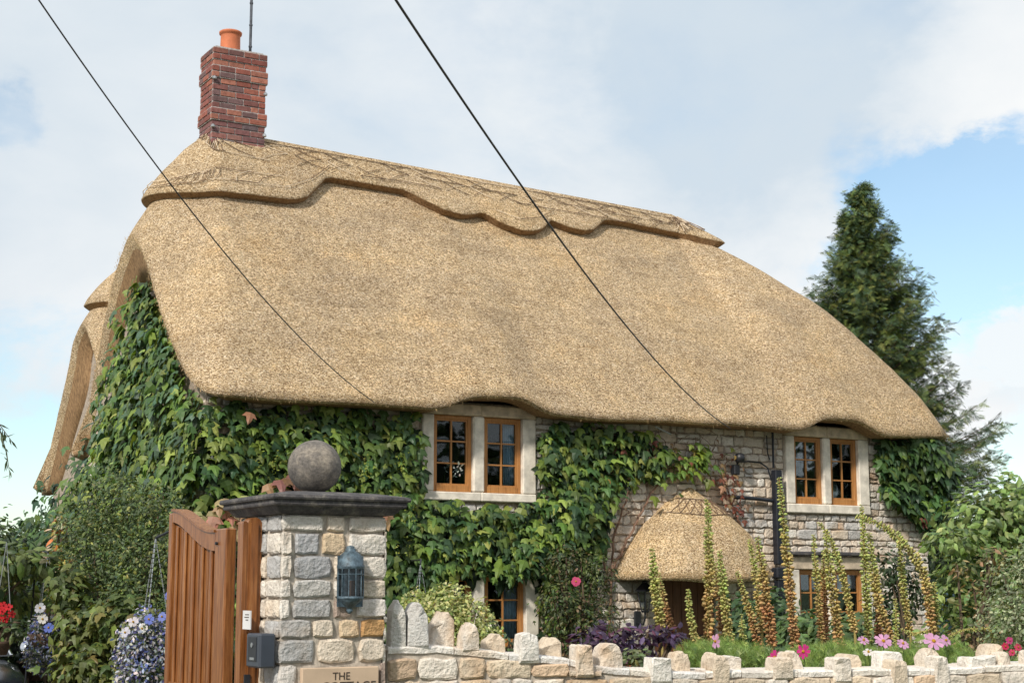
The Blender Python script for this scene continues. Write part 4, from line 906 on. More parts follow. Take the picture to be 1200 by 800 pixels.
# ------------------------------------------------------------------ the wooden gate: post and open leaf
gp = thing('gate_post', 'thick oak gate post with a rounded top beside the pier', 'gate post', PO + V_*.30 + U_*(-.0), HA)
mb = MB()
pf = [(-.118, .0), (-.118, .34), (-.004, .34), (-.004, .0)]
def post_box(a0, a1, b0, b1, zt, r_):
    pts = [(b0, 0), (b1, 0)]
    n = 8
    pts += [(b1-r_+r_*math.cos(math.pi/2*q/n), zt-r_+r_*math.sin(math.pi/2*q/n)) for q in range(n+1)]
    pts += [(b0+r_-r_*math.sin(math.pi/2*q/n), zt-r_+r_*math.cos(math.pi/2*q/n)) for q in range(n+1)]
    if zt > 0:
        w_ = a1-a0; r_ = min(r_, w_*.48); pts = [(a0, 0), (a1, 0)]+[(a1-r_+r_*math.cos(math.pi/2*q/n), zt-r_+r_*math.sin(math.pi/2*q/n)) for q in range(n+1)]+[(a0+r_-r_*math.sin(math.pi/2*q/n), zt-r_+r_*math.cos(math.pi/2*q/n)) for q in range(n+1)]
    mb.prism(pts, 1, b0, b1)
post_box(-.090, -.004, .0, .085, 2.062, .04); post_box(-.118, -.092, .0, .085, 2.04, .012); post_box(-.075, -.03, -.014, -.002, 2.03, .006)
mb.obj('post', 'gate_wood', gp)
mb = MB(); mb.box((-.10, -.024, 1.08), (-.06, -.016, 1.17), bev=.003); mb.obj('hinge_plate', 'black_iron', gp)
GO = Vector((-1.72, 9.75, 0)); gt = thing('wooden_gate', 'open oak driveway gate leaf with a swan neck top rail', 'gate', GO, HA)
GL = 1.13
mb = MB(); mb.box((-.035, 0, .12), (.035, .20, 2.02), bev=.008); mb.obj('hinge_stile', 'gate_wood', gt)
mb = MB(); mb.box((-.035, GL-.075, .12), (.035, GL, 2.155), bev=.008); mb.obj('latch_stile', 'gate_wood', gt)
def top(t_): u = (t_-.2)/(GL-.275); u = min(1, max(0, u)); u = u**1.15; return 2.0+.165*(3*u*u-2*u**3)*(1 if u < .97 else 1)
mb = MB(); nn = 20; up_ = [(.2+(GL-.275)*q/nn) for q in range(nn+1)]
poly = [(t_, top(t_)) for t_ in up_] + [(t_, top(t_)-.115+ (0.05*(t_-.2))) for t_ in up_[::-1]]
mb.prism(poly, 0, -.034, .034); poly = [(t_, top(t_)+.0) for t_ in up_]+[(t_, top(t_)+.016) for t_ in up_[::-1]]; mb.prism(poly, 0, -.045, .045); mb.obj('top_rail', 'gate_wood', gt)
mb = MB(); mb.box((-.034, .2, .12), (.034, GL-.075, .30)); mb.obj('rail', 'gate_wood', gt)
mb = MB(); mb.box((-.0285, .2, .95), (.034, GL-.075, 1.05)); mb.obj('rail', 'gate_wood', gt)
for q in range(5):
    a = .2+.006+q*(GL-.275)/5; b = a+(GL-.275)/5-.012; mb = MB()
    mb.add([(x, y, z) for z_, x, y in [] for z in ()] or [(-.012, a, .3), (-.012, b, .3), (.012, b, .3), (.012, a, .3), (-.012, a, top(a)-.09), (-.012, b, top(b)-.09), (.012, b, top(b)-.09), (.012, a, top(a)-.09)], [(0, 1, 2, 3), (4, 5, 6, 7), (0, 1, 5, 4), (1, 2, 6, 5), (2, 3, 7, 6), (3, 0, 4, 7)])
    m_ = (a+b)/2; mb.box((-.03, m_-.016, .3), (-.0125, m_+.016, top(m_)-.10), bev=.006); mb.obj('slat', 'gate_wood', gt)
mb = MB(); mb.tube([(-.05, .15, 1.93), (-.03, .15, 1.93)], .01, 8); mb.obj('bolt_head', 'black_iron', gt)

# ------------------------------------------------------------------ front garden wall
wl = thing('garden_wall', 'low pale rubble garden wall with upright cock and hen coping stones', 'wall', (0, 0, 0))
WP = [(-.735, 9.47, 1.315), (-.45, 9.6, 1.318), (-.15, 9.7, 1.285), (.18, 9.81, 1.25), (.36, 9.87, 1.228), (.5, 9.92, 1.185), (.74, 10.0, 1.165), (1.07, 10.1, 1.135), (1.92, 10.36, 1.135), (2.63, 10.57, 1.135), (2.96, 10.67, 1.136), (3.37, 10.78, 1.147), (4.2, 11.0, 1.16), (6.5, 11.5, 1.2)]
WL = [0]
for i in range(1, len(WP)): WL.append(WL[-1]+math.hypot(WP[i][0]-WP[i-1][0], WP[i][1]-WP[i-1][1]))
def wp(l): return np.interp(l, WL, [p[0] for p in WP]), np.interp(l, WL, [p[1] for p in WP]), np.interp(l, WL, [p[2] for p in WP])
def wpl(l, z, d):     # d: towards the road
    x, y, _ = wp(l); return (x+.26*d, y-.965*d, z)
WT = .40
mb = MB(); n = 60; v = []
for i in range(n+1):
    l = WL[-1]*i/n; x, y, zt = wp(l)
    for (d, z) in ((0, 0), (0, zt-.02), (-WT, zt-.02), (-WT, 0)): v.append((wpl(l, z, d)))
mb.add(v, [(i*4+j, i*4+(j+1) % 4, (i+1)*4+(j+1) % 4, (i+1)*4+j) for i in range(n) for j in range(4)]+[(0, 1, 2, 3), (n*4, n*4+1, n*4+2, n*4+3)]); mb.obj('mortar_core', 'pale_mortar', wl)
WC = [(.72, .65, .56), (.76, .70, .62), (.66, .56, .43), (.68, .63, .57), (.72, .60, .46), (.56, .55, .53), (.64, .48, .34)]
mb = MB(); 
def below(z0, z1, l0, l1): return True
z = 0
levels = []
while z < 1.32: h = random.uniform(.085, .15); levels.append((z, z+h)); z += h
for (a, b) in levels:
    l = -random.uniform(0, .1)
    while l < WL[-1]:
        w = random.uniform(.12, .32); l0, l1 = max(l, 0), min(l+w, WL[-1]); l += w
        if l1-l0 < .05: continue
        _, _, zt = wp((l0+l1)/2); lim = zt-.040; t_ = min(b, lim)
        if t_-a < .035: continue
        stone_ring(mb, l0+.004, l1-.004, a+.004, t_-.004, 0, .03*random.uniform(.7, 1.3), wpl, np.array(random.choice(WC))*random.uniform(.85, 1.1), .008)
mb.obj('face_stones', 'stone', wl, smooth=False)
mb = MB(); l = 0                                           # flat top stones, coloured paler to imitate the lit wall top
while l < WL[-1]:
    w = random.uniform(.22, .42); l1 = min(l+w, WL[-1]); v = []; k_ = 4
    for i in range(k_+1):
        q = l+.004+(l1-l-.008)*i/k_; _, _, zt = wp(q); j = nz(q*7, 3)*.012 + nz(l*9, 5)*.012
        for (d, dz) in ((.014, -.040), (.018, -.010), (.006, 0), (-WT/2, .006), (-WT-.02, 0), (-WT-.03, -.040)): v.append(wpl(q, zt+dz+j, d+nz(q*9, d)*.008))
    mb.add(v, [(i*6+j, i*6+(j+1) % 6, (i+1)*6+(j+1) % 6, (i+1)*6+j) for i in range(k_) for j in range(6)]+[tuple(range(6)), tuple(range(k_*6, k_*6+6))], np.array(random.choice([(.84, .80, .75), (.80, .75, .68), (.76, .74, .72)]))); l = l1
mb.obj('lit_top_stones', 'stone', wl, smooth=False)
# coping stones (px left, px right, px top, front/back, shape)
COP = [(457, 476, 702, 0, 'p'), (478, 503, 704, 0, 'p'), (505, 533, 716, -.12, 'w'), (541, 561, 730, 0, 'r'), (567, 592, 743, -.16, 'w'), (607, 630, 741, -.0, 'f'), (633, 658, 747, -.18, 'w'), (673, 692, 755, 0, 'f'),
       (700, 729, 753, -.05, 'r'), (760, 784, 769, 0, 'f'), (787, 808, 763, -.12, 'r'), (827, 842, 765, -.16, 'r'), (833, 851, 768, 0, 'f'), (846, 866, 767, -.16, 'f'), (903, 925, 769, 0, 'f'), (914, 937, 763, -.16, 'r'), (973, 992, 770, 0, 'f'), (983, 1005, 765, -.16, 'r'),
       (1027, 1056, 763, -.18, 'f'), (1040, 1057, 773, 0, 'f'), (1079, 1097, 760, -.16, 'r'), (1090, 1105, 768, 0, 'f'), (1130, 1163, 767, -.04, 'w2'), (1149, 1173, 753, -.18, 'r'), (1166, 1180, 764, -.05, 'r')]
def coping(l0, l1, z0, z1, d, shape, col):
    n = 9; w = l1-l0; h = z1-z0; tk = .15 if d < -.1 else .17; pr = []
    if w < .09: w = .09
    for i in range(n):
        u = i/(n-1)
        if shape == 'p': y = 1-.40*abs(u-.42)**1.3*1.6
        elif shape == 'r': y = 1-.45*abs(2*u-1)**3.2
        elif shape == 'f': y = 1-.10*abs(2*u-1)**6-.06*u
        elif shape == 'w': y = 1-.55*max(0, .35-u)/.35*.8-.25*max(0, u-.75)/.25
        else: y = .78+.10*u
        pr.append((l0+w*(.03+.94*u)*(1 if shape != 'w2' else 1), z0+h*y+random.uniform(-.009, .007)))
    dn = (random.uniform(.05, .12) if d > -.06 and shape in 'fw' else .02); base = [(l0+w+.003, z0-dn), (l0+w, z0+h*.45), ]; basel = [(l0, z0+h*.45), (l0-.003, z0-dn)]
    if dn > .03: d += .022
    ring = basel[::-1] + pr + base[::-1]
    c = (sum(p[0] for p in ring)/len(ring), sum(p[1] for p in ring)/len(ring)); m_ = len(ring); v = []
    sd = random.random()*30; A = .006+.05*0
    lay = [(.0, .86), (.014, .97), (.03, 1.0), (tk*.5, 1.0), (tk-.03, 1.0), (tk-.012, .96), (tk, .84)]
    for (dd, sc) in lay:
        for (a, z) in ring: v.append(wpl(c[0]+(a-c[0])*sc, c[1]+(z-c[1])*sc, d+.02-dd + nz(a*12+sd, z*12, dd*9)*.03 + nz(a*31+sd, z*31, dd*20)*.012))
    f = [(i*m_+j, i*m_+(j+1) % m_, (i+1)*m_+(j+1) % m_, (i+1)*m_+j) for i in range(len(lay)-1) for j in range(m_)]
    for b, q in ((0, 1), ((len(lay)-1)*m_, -1)):
        k0 = len(v); a, z = c; v.append(wpl(a, z, d+(.028 if q > 0 else .02-tk-.006)))
        f += [(b+j, b+(j+1) % m_, k0) for j in range(m_)]
    mb = MB(); mb.add(v, f, col); o = mb.obj('coping_stone', 'stone', wl, smooth=True)
    for p_ in o.data.polygons: p_.use_smooth = False
    return o
def l_at(px, d):
    best = min((abs((600+_f*(wpl(q*WL[-1]/900, 1.2, d)[0])/(wpl(q*WL[-1]/900, 1.2, d)[1]*_c))-px), q) for q in range(901)); return best[1]*WL[-1]/900
for (x0, x1, yt, d, sh) in COP:
    l0, l1 = l_at(x0, d), l_at(x1, d); x, y, zt = wp((l0+l1)/2); X = wpl((l0+l1)/2, 0, d); ztop = at((x0+x1)/2, yt, X[1]).z
    coping(l0, l1, zt-.002, max(ztop, zt+.05), d, sh, np.array(random.choice([(.74, .68, .60), (.70, .62, .52), (.66, .56, .44), (.78, .75, .70)] if sh != 'p' else [(.62, .61, .59), (.68, .66, .62)])))
l = l_at(1200, 0)
while l < WL[-1]-.3: coping(l, l+.14, wp(l)[2]-.002, wp(l)[2]+random.uniform(.09, .15), random.choice([0, -.14]), random.choice('rf'), np.array(random.choice(WC[:2]))); l += random.uniform(.2, .34)

# ------------------------------------------------------------------ tall seed spikes in the bed
SPK = [  # points from top to bottom in the photograph, distance, relative width, browness
 ('first spike from the porch side, green top', [(764, 643), (768, 690), (776, 745)], 14.0, 1.1, .35), ('thin brown spike just behind the first', [(772, 672), (780, 710), (790, 742)], 14.4, .7, .9),
 ('short green spike in front of the door', [(806, 690), (809, 720), (815, 750)], 13.6, .8, .3), ('tallest spike in front of the porch hood', [(829, 585), (831, 660), (829, 755)], 13.9, 1.1, .55),
 ('brown spike touching the tallest porch spike', [(836, 655), (843, 700), (848, 752)], 14.2, 1.0, .95), ('green spike right of the brown pair', [(843, 645), (849, 700), (856, 755)], 13.7, 1.0, .35),
 ('very short spike below the porch corner', [(869, 720), (870, 738), (873, 762)], 13.3, .7, .2), ('leaning spike crossing the dark porch side', [(864, 670), (878, 715), (892, 765)], 14.0, .85, .7),
 ('pale spike before the hood right edge', [(878, 632), (886, 680), (893, 740)], 14.4, .8, .5), ('thick orange spike at the hood right edge', [(888, 630), (896, 690), (905, 758)], 13.8, 1.2, .85),
 ('very tall curved spike in front of the downpipe', [(913, 560), (919, 620), (926, 690), (933, 765)], 13.6, 1.0, .65), ('slim green spike over the lower window left pane', [(953, 627), (957, 680), (963, 750)], 14.2, .8, .55),
 ('brown spike on the lower window mullion', [(965, 645), (966, 700), (967, 752)], 14.5, .9, 1.0), ('gold spike beside the brown mullion spike', [(967, 622), (972, 665), (978, 710), (984, 757)], 13.9, 1.1, .55),
 ('arching spike across the lower window right pane', [(960, 612), (973, 632), (987, 672), (1002, 740)], 13.7, .8, .4), ('upright green spike beside the lower window jamb', [(1010, 592), (1013, 650), (1018, 752)], 14.3, .9, .2),
 ('mottled spike leaning right past the jamb', [(1019, 625), (1025, 680), (1034, 720), (1043, 748)], 14.0, 1.0, .55), ('low thin green spike between taller ones', [(1049, 702), (1050, 725), (1050, 755)], 13.5, .6, .2),
 ('slim spike in front of the dark climber', [(1053, 624), (1058, 680), (1067, 745)], 14.2, .8, .35), ('long spike arching down to the right from a bent tip', [(1004, 605), (1034, 616), (1062, 640), (1083, 675), (1092, 740)], 13.8, 1.0, .5),
 ('green spike at the cottage right corner', [(1095, 682), (1096, 710), (1096, 745)], 14.0, .9, .3), ('brown thread spike behind the jamb spikes', [(1026, 660), (1028, 700), (1030, 750)], 14.6, .8, .8),
 ('nearly horizontal spike lying over the wall at the right', [(1112, 745), (1128, 738), (1145, 737), (1163, 743)], 13.0, .45, .2), ('short sideways spike above the pink flowers', [(1056, 737), (1070, 742), (1090, 744)], 13.2, .5, .3)]
PODV = [(0, 0, 0), (-.34, .4, 0), (0, .42, .34), (.34, .4, 0), (0, .42, -.34), (-.16, 1, 0), (0, .9, .18), (.16, 1, 0), (0, .9, -.18)]
PODF = [(0, 2, 1), (0, 3, 2), (0, 4, 3), (0, 1, 4), (1, 2, 6, 5), (2, 3, 7, 6), (3, 4, 8, 7), (4, 1, 5, 8)]
for lab, P_, Y, wr, br_ in SPK:
    pts = [at(x, y, Y) for x, y in P_]
    if 'horizontal' in lab or 'sideways' in lab: pts = pts + [Vector((pts[-1].x+.1, pts[-1].y+.2, .9))]
    base = Vector((pts[-1].x+.04, pts[-1].y+.05, 0)); t = thing('flower_spike', 'tall seed spike: '+lab, 'flower spike', base, 0, 'tall seed spikes in the flower bed')
    full = [p-base for p in pts]; spine = []
    for i in range(len(full)-1):
        p0, p1, p2, p3 = full[max(i-1, 0)], full[i], full[i+1], full[min(i+2, len(full)-1)]
        for q in range(10):
            u = q/10; spine.append(.5*(p1*2+(p2-p0)*u+(p0*2-p1*5+p2*4-p3)*u*u+(p1*3-p0-p2*3+p3)*u**3))
    spine.append(full[-1]); mb = MB(); mb.tube([tuple(p) for p in spine]+[(full[-1].x, full[-1].y, full[-1].z*.5), (0, 0, 0)], [.004+.008*i/len(spine) for i in range(len(spine))]+[.013, .014], 6, (.35, .28, .10) if br_ < .6 else (.30, .17, .08)); mb.obj('stem', 'pod', t, fix=False)
    L = sum((spine[i+1]-spine[i]).length for i in range(len(spine)-1)); cum_ = [0]
    for i in range(len(spine)-1): cum_.append(cum_[-1]+(spine[i+1]-spine[i]).length)
    pos, nr_, tp, sc, co = [], [], [], [], []; s_ = 0; a = 0
    while s_ < L:
        u = s_/L; i = min(int(np.searchsorted(cum_, s_)), len(spine)-1); i = max(i, 1); p = spine[i-1].lerp(spine[i], (s_-cum_[i-1])/max(1e-6, cum_[i]-cum_[i-1])); ax = (spine[i-1]-spine[i]).normalized()
        rr = (.009+.0195*min(1, u*2.2+.15))*wr
        for _ in range(4):
            a += 2.4
            if random.random() < .10: continue
            e1 = ax.orthogonal().normalized(); e2 = ax.cross(e1); o_ = e1*math.cos(a)+e2*math.sin(a)
            pos.append(p+o_*rr*.25+ax*random.uniform(-.008, .008)); tp.append(o_*1.0+Vector((0, 0, -.35))+ax*.1); nr_.append(ax); sc.append(rr*random.uniform(.7, 1.5)+.008)
            b_ = min(1, max(0, (u-.25)*1.3*br_*1.6 + (br_-.5)*.7)); g = np.array((.40, .43, .15)); o2 = np.array((.50, .38, .16)); rbr = np.array((.42, .23, .11))
            c_ = g*(1-b_*2)+o2*b_*2 if b_ < .5 else o2*(2-2*b_)+rbr*(2*b_-1); co.append(c_)
        s_ += .0165
    mb = MB(); n = len(pos); mb.scatter(PODV, PODF, np.array(pos), frames(np.array(nr_), np.array(tp)), np.array(sc), jitcol(np.array(co), n, .3, .12)); mb.obj('seed_pods', 'pod', t, fix=False)

# ------------------------------------------------------------------ other planting
def feathery(name, label, blobs, n, cols):
    b = blobs[0]; t = thing(name, label, 'plant', (b[0], b[1], 0)); tv = [(-.02, 0, 0), (.02, 0, 0), (0, 1, .12)]; V_l = []; F_l = []
    for q in range(5):
        a = -.9+q*.45; k0 = len(V_l); c_, s_ = math.cos(a), math.sin(a); y0 = .18+.08*q
        for x, y, z in [(-.022, 0, 0), (.022, 0, 0), (0, .6, .05)]: V_l.append((x*c_-y*s_, y0*.5+x*s_+y*c_, z))
        F_l.append((k0, k0+1, k0+2))
    k0 = len(V_l); V_l += [(-.015, 0, 0), (.015, 0, 0), (0, 1, .1)]; F_l.append((k0, k0+1, k0+2))
    bl_ = [(x-b[0], y-b[1], z, rx, ry, rz) for x, y, z, rx, ry, rz in blobs]; arr = np.array(bl_); cid = rng.integers(0, len(bl_), n); d = rng.normal(0, 1, (n, 3)); d /= np.linalg.norm(d, axis=1, keepdims=True); pos = arr[cid, :3]+d*arr[cid, 3:]*rng.uniform(.2, 1.05, (n, 1))
    keep = pos[:, 2] > .05; pos = pos[keep]; n = len(pos)
    mb = MB(); mb.scatter(V_l, F_l, pos, frames(rng.normal(0, .6, (n, 3))+[0, -1, .3], rng.normal(0, .55, (n, 3))+[0, 0, 1]), rng.uniform(.05, .10, n), jitcol(choose(cols, [1]*len(cols), n), n, .35)); mb.obj('foliage', 'leaf', t, fix=False)
    mb = MB()
    for q in range(14): c = random.choice(bl_); mb.tube([(c[0]*.8, c[1], 0), (c[0]+random.uniform(-.1, .1), c[1], c[2]*.6), (c[0]+random.uniform(-.15, .15), c[1], c[2]+c[5]*.5)], [.006, .005, .003], 5, (.10, .16, .05))
    mb.obj('stems', 'leaf', t, fix=False); return t
FG = [(.21, .32, .08), (.30, .40, .12), (.14, .23, .065)]
feathery('feathery_plant', 'feathery bright green foliage behind the wall below the porch', [shr(820, 775, 12.0, .2, .2, .14), shr(850, 772, 12.2, .2, .2, .14), shr(880, 778, 11.8, .2, .2, .14), shr(835, 830, 12.0, .5, .3, .35)], 5000, FG)
feathery('feathery_plant', 'feathery green foliage behind the wall below the lower right window', [shr(955, 778, 12.2, .25, .2, .15), shr(990, 776, 12.2, .28, .2, .15), shr(930, 785, 11.9, .15, .2, .12), shr(1025, 782, 12.0, .22, .2, .13), shr(970, 840, 12.0, .6, .3, .35)], 6500, FG)
feathery('feathery_plant', 'feathery green foliage behind the wall at the cottage right corner', [shr(1070, 778, 12.0, .25, .2, .14), shr(1110, 776, 12.0, .2, .2, .14), shr(1130, 785, 11.9, .2, .2, .10), shr(1195, 790, 12.2, .3, .2, .1), shr(1100, 840, 12.0, .6, .3, .35)], 6000, FG)
shrub('green_perennial', 'mid green leafy plant between the porch and the downpipe', 'plant', [shr(880, 735, 16.8, .28, .3, .28), shr(905, 715, 17.2, .22, .3, .25), shr(895, 775, 16.8, .4, .3, .4), shr(860, 720, 17.6, .2, .2, .26)], 1300, (.07, .13), [(.055, .11, .045), (.08, .14, .05), (.035, .075, .035)], [2, 2, 1], droop=.5)
shrub('green_perennial', 'pale green leafy plant below the lower right window', 'plant', [shr(940, 742, 16.0, .26, .3, .24), shr(985, 748, 15.6, .3, .3, .22), shr(1005, 735, 15.8, .16, .2, .16), shr(960, 790, 15.8, .5, .4, .4)], 1500, (.07, .13), [(.10, .17, .06), (.14, .21, .08), (.07, .12, .05)], [2, 2, 1], droop=.5)
shrub('dark_climber', 'dark climber on the wall right of the lower window', 'creeper', [shr(1045, 665, 21.6, .3, .18, .32), shr(1065, 690, 21.9, .3, .18, .4), shr(1040, 720, 21.8, .32, .2, .5), shr(1050, 780, 21.8, .4, .2, .6)], 1700, (.05, .11), [(.03, .055, .025), (.045, .08, .03), (.07, .08, .03)], [2, 2, 1])
rose = shrub('climbing_rose', 'small leaved climbing rose beside the ground floor window', 'climber', [shr(665, 660, 20.3, .3, .2, .26), shr(700, 675, 20.4, .26, .2, .3), shr(655, 710, 20.1, .3, .25, .36), shr(695, 725, 20.2, .34, .25, .36), shr(675, 780, 20.2, .42, .3, .5)], 4200, (.035, .075), [(.06, .085, .03), (.10, .12, .04), (.035, .055, .025), (.16, .11, .06)], [3, 2, 2, 1])
PETV = [(0, 0, 0), (-.12, .35, .03), (-.20, .75, .04), (-.12, .98, .0), (0, .93, .02), (.12, .98, 0), (.20, .75, .04), (.12, .35, .03)]; PETF = [tuple(range(8))[::-1]]
def flower(name, label, cat, p, r_, col, n=8, face=(-.1, -1, .25), ctr=(.55, .33, .03), stem=True, group=None, width=1.0):
    t = thing(name, label, cat, (p.x, p.y, 0), 0, group); nv = Vector(face).normalized(); e1 = nv.orthogonal().normalized(); e2 = nv.cross(e1)
    pos = np.tile([[0, 0, p.z]], (n, 1)); tp = np.array([e1*math.cos(2*math.pi*q/n)+e2*math.sin(2*math.pi*q/n)+nv*.25 for q in range(n)]); nr_ = np.tile([tuple(nv)], (n, 1))+rng.normal(0, .08, (n, 3))
    mb = MB(); mb.scatter([(x*width, y, z) for x, y, z in PETV], PETF, pos, frames(nr_, tp), r_*rng.uniform(.9, 1.08, n), jitcol(col, n, .12, .04)); mb.obj('petals', 'petal', t, fix=False)
    mb = MB(); c = Vector((0, 0, p.z))+nv*.004; mb.lathe([(r_*.16, -.002), (r_*.2, .004), (r_*.12, .012), (.0005, .014)], (0, 0, 0), 10, ctr); o = mb.obj('flower_centre', 'petal', t, fix=False); o.location = c; o.rotation_euler = nv.to_track_quat('Z', 'Y').to_euler()
    if stem: mb = MB(); mb.tube([(.03, .02, 0), (.04, .03, p.z*.6), (0, .012, p.z-.005)], .003, 5, (.08, .14, .04)); mb.obj('stem', 'leaf', t, fix=False)
    return t
MAG, PNK = (.52, .035, .22), (.66, .36, .62)
for lab, px, py, Y, r_, col, fc in [('deep magenta cosmos peeping over the wall left of its neighbour', 908, 770, 11.2, .055, MAG, (-.6, -1, .5)), ('deep magenta cosmos tilted up beside a coping stone', 942, 763, 11.2, .058, MAG, (-.9, -.8, .3)), ('single lilac pink cosmos below the porch', 839, 751, 11.8, .055, PNK, (-1.2, -.6, .2)),
    ('small lilac cosmos below the right window', 1012, 750, 11.6, .048, PNK, (.2, -.7, .9)), ('wide lilac cosmos right of the small one', 1035, 751, 11.6, .068, PNK, (.1, -.8, .7)), ('lilac cosmos in the middle of the pale row', 1058, 754, 11.5, .048, PNK, (.2, -.7, .8)), ('largest lilac cosmos with open petals', 1094, 751, 11.3, .075, PNK, (.1, -.9, .8)), ('lilac cosmos just behind the largest', 1108, 750, 11.8, .05, PNK, (.5, -.9, .5)), ('white cosmos sinking into the foliage', 1018, 764, 11.4, .045, (.75, .70, .72), (-.3, -.6, 1))]:
    flower('cosmos_flower', lab, 'flower', at(px, py, Y), r_, col, face=fc, group='cosmos flowers along the wall', width=1.25)
for i, (px, py, c_, lab) in enumerate([(1178, 757, (.5, .03, .10), 'red flower left of the cluster at the right edge'), (1186, 764, (.6, .06, .16), 'lower rosy flower in the cluster at the right edge'), (1193, 758, (.5, .05, .12), 'red flower at the very right edge'), (1183, 750, (.45, .05, .2), 'small crimson flower above the right edge cluster'), (1197, 768, (.6, .3, .12), 'orange flower low at the right edge')]):
    flower('garden_flower', lab, 'flower', at(px, py, 11.8), .028, c_, n=6, group='small flowers at the right edge', width=1.8)
flower('rose_bloom', 'single pink rose on the climbing rose', 'flower', at(675, 681, 19.7), .06, (.55, .08, .20), n=10, width=2.0, stem=False)
# purple foliage
shrub('purple_plant', 'dark purple leaved plant behind the wall left of the porch', 'plant', [shr(690, 752, 12.6, .14, .2, .12), shr(720, 752, 12.5, .20, .2, .13), shr(705, 780, 12.5, .3, .2, .16), shr(760, 742, 12.7, .12, .2, .06), shr(785, 744, 12.7, .10, .2, .06), shr(745, 768, 12.6, .16, .2, .12), shr(740, 850, 12.6, .5, .3, .4)], 1500, (.05, .10), [(.055, .025, .07), (.035, .018, .045), (.10, .03, .07), (.09, .06, .14)], [3, 3, 2, 1], droop=.1, jit=.6)
mb = MB(); pot = thing('plant_pot', 'dark red pot among the purple leaves', 'pot', at(745, 785, 12.2)-Vector((0, 0, .12))); mb.lathe([(.10, 0), (.11, .0), (.14, .10), (.15, .12), (.15, .15), (.13, .15), (.12, .11)], (0, 0, 0), 24, (1, 1, 1)); 
po_ = mb.obj('bowl', 'terracotta', pot, smooth=True); pl = MB(); zb = pot.location.z; pl.box((-.12, -.12, -zb), (.12, .12, -.002)); pl.obj('plinth', 'dressed_stone', pot)
blob_leaves([(0, 0, .2, .16, .14, .08)], 160, (.04, .07), [(.20, .24, .10), (.10, .15, .06)], [1, 1]).obj('foliage', 'leaf', pot, fix=False)
# golden shrub at the left of the wall
shrub('golden_shrub', 'pale golden variegated shrub behind the rising end of the wall', 'shrub', [shr(490, 712, 11.6, .14, .2, .13), shr(525, 705, 11.6, .17, .2, .13), shr(510, 735, 11.4, .26, .25, .18), shr(553, 725, 11.6, .14, .2, .16), shr(575, 748, 11.5, .10, .15, .09), shr(480, 750, 11.5, .12, .2, .25), shr(540, 780, 11.5, .3, .25, .35)], 7500, (.022, .045), [(.42, .44, .17), (.30, .35, .12), (.55, .54, .28), (.20, .26, .09)], [4, 3, 2, 2], tmpl=(SM_V, SM_F), wob=.12, jit=.8)
shrub('small_white_plant', 'little plant with tiny pale flowers under the ground floor window', 'plant', [shr(575, 733, 12.8, .09, .1, .07), shr(597, 755, 12.8, .08, .1, .08), shr(585, 800, 12.8, .16, .15, .3)], 420, (.03, .055), [(.10, .15, .06), (.45, .46, .38), (.07, .11, .05)], [3, 1, 2])

# hanging baskets ------------------------------------------------------
def basket(label, p, top_z, rx, cols, w, n, chain_pts, arm=None, leafy=((.05, .08, .04), (.08, .11, .05))):
    t = thing('hanging_basket', label, 'hanging basket', (p.x, p.y, p.z))
    mb = MB(); mb.lathe([(.02, -.17), (.08, -.15), (.13, -.09), (.155, 0), (.165, 0), (.14, -.10), (.03, -.19)], (0, 0, 0), 20); mb.obj('bowl', 'wicker', t, smooth=True)
    for q in range(3):
        a = q*2.09+.4; x, y = .16*math.cos(a), .16*math.sin(a); mb = MB(); m_ = 22
        for g in range(m_):
            u0, u1 = g/m_, (g+.8)/m_; A = Vector((x*(1-u0), y*(1-u0), top_z*u0)); B = Vector((x*(1-u1), y*(1-u1), top_z*u1)); mb.tube([A, B], .0045, 5)
        mb.obj('chain', 'galvanised', t)
    if arm: mb = MB(); mb.tube([Vector((0, 0, top_z))]+[Vector(a)-p for a in arm], .011, 6); mb.obj('bracket', 'black_iron', t)
    if n:
        blob_leaves([(0, 0, .0, rx, rx*.9, rx*.95), (0, -.03, -.20, rx*.95, rx*.9, rx)], int(n*.5), (.03, .055), leafy, [1]*len(leafy), wob=.2, floor=-9).obj('foliage', 'leaf', t, fix=False)
        blob_leaves([(0, -.02, .02, rx*1.08, rx*.95, rx), (0, -.05, -.20, rx*1.02, rx*.95, rx*1.1)], n, (.026, .046), cols, w, tmpl=(SM_V, SM_F), wob=.2, inner=.05, jit=.9, floor=-9).obj('small_flowers', 'petal', t, fix=False)
    return t
LOB = [(.50, .50, .62), (.12, .15, .40), (.60, .56, .60), (.07, .07, .18), (.30, .34, .50)]
bp_ = at(178, 758, 12.6); basket('overflowing basket of white and blue flowers beside the wooden gate', bp_, .85, .25, LOB, [3, 3, 2, 2, 2], 4200, None, arm=[bp_+Vector((.12, .1, .92)), bp_+Vector((.30, .15, .80)), Vector((bp_.x+.32, bp_.y+.15, 0))])
bp2 = at(52, 742, 16.0); basket('small basket of blue and white flowers in the shade near the car', bp2, .8, .17, LOB, [2, 3, 1, 2, 2], 1300, None, arm=[bp2+Vector((-.2, .3, .84)), Vector((bp2.x-.35, bp2.y+.5, 0))])
bp3 = at(492, 745, 17.6); bw = hw(-.95, .03, 0); basket('empty looking basket on thin chains in front of the ivy', bp3, .78, .2, LOB, [1]*5, 0, None, arm=[Vector((bp3.x, bp3.y+.05, bp3.z+.83)), Vector((bw.x, bw.y, bp3.z+.86))])
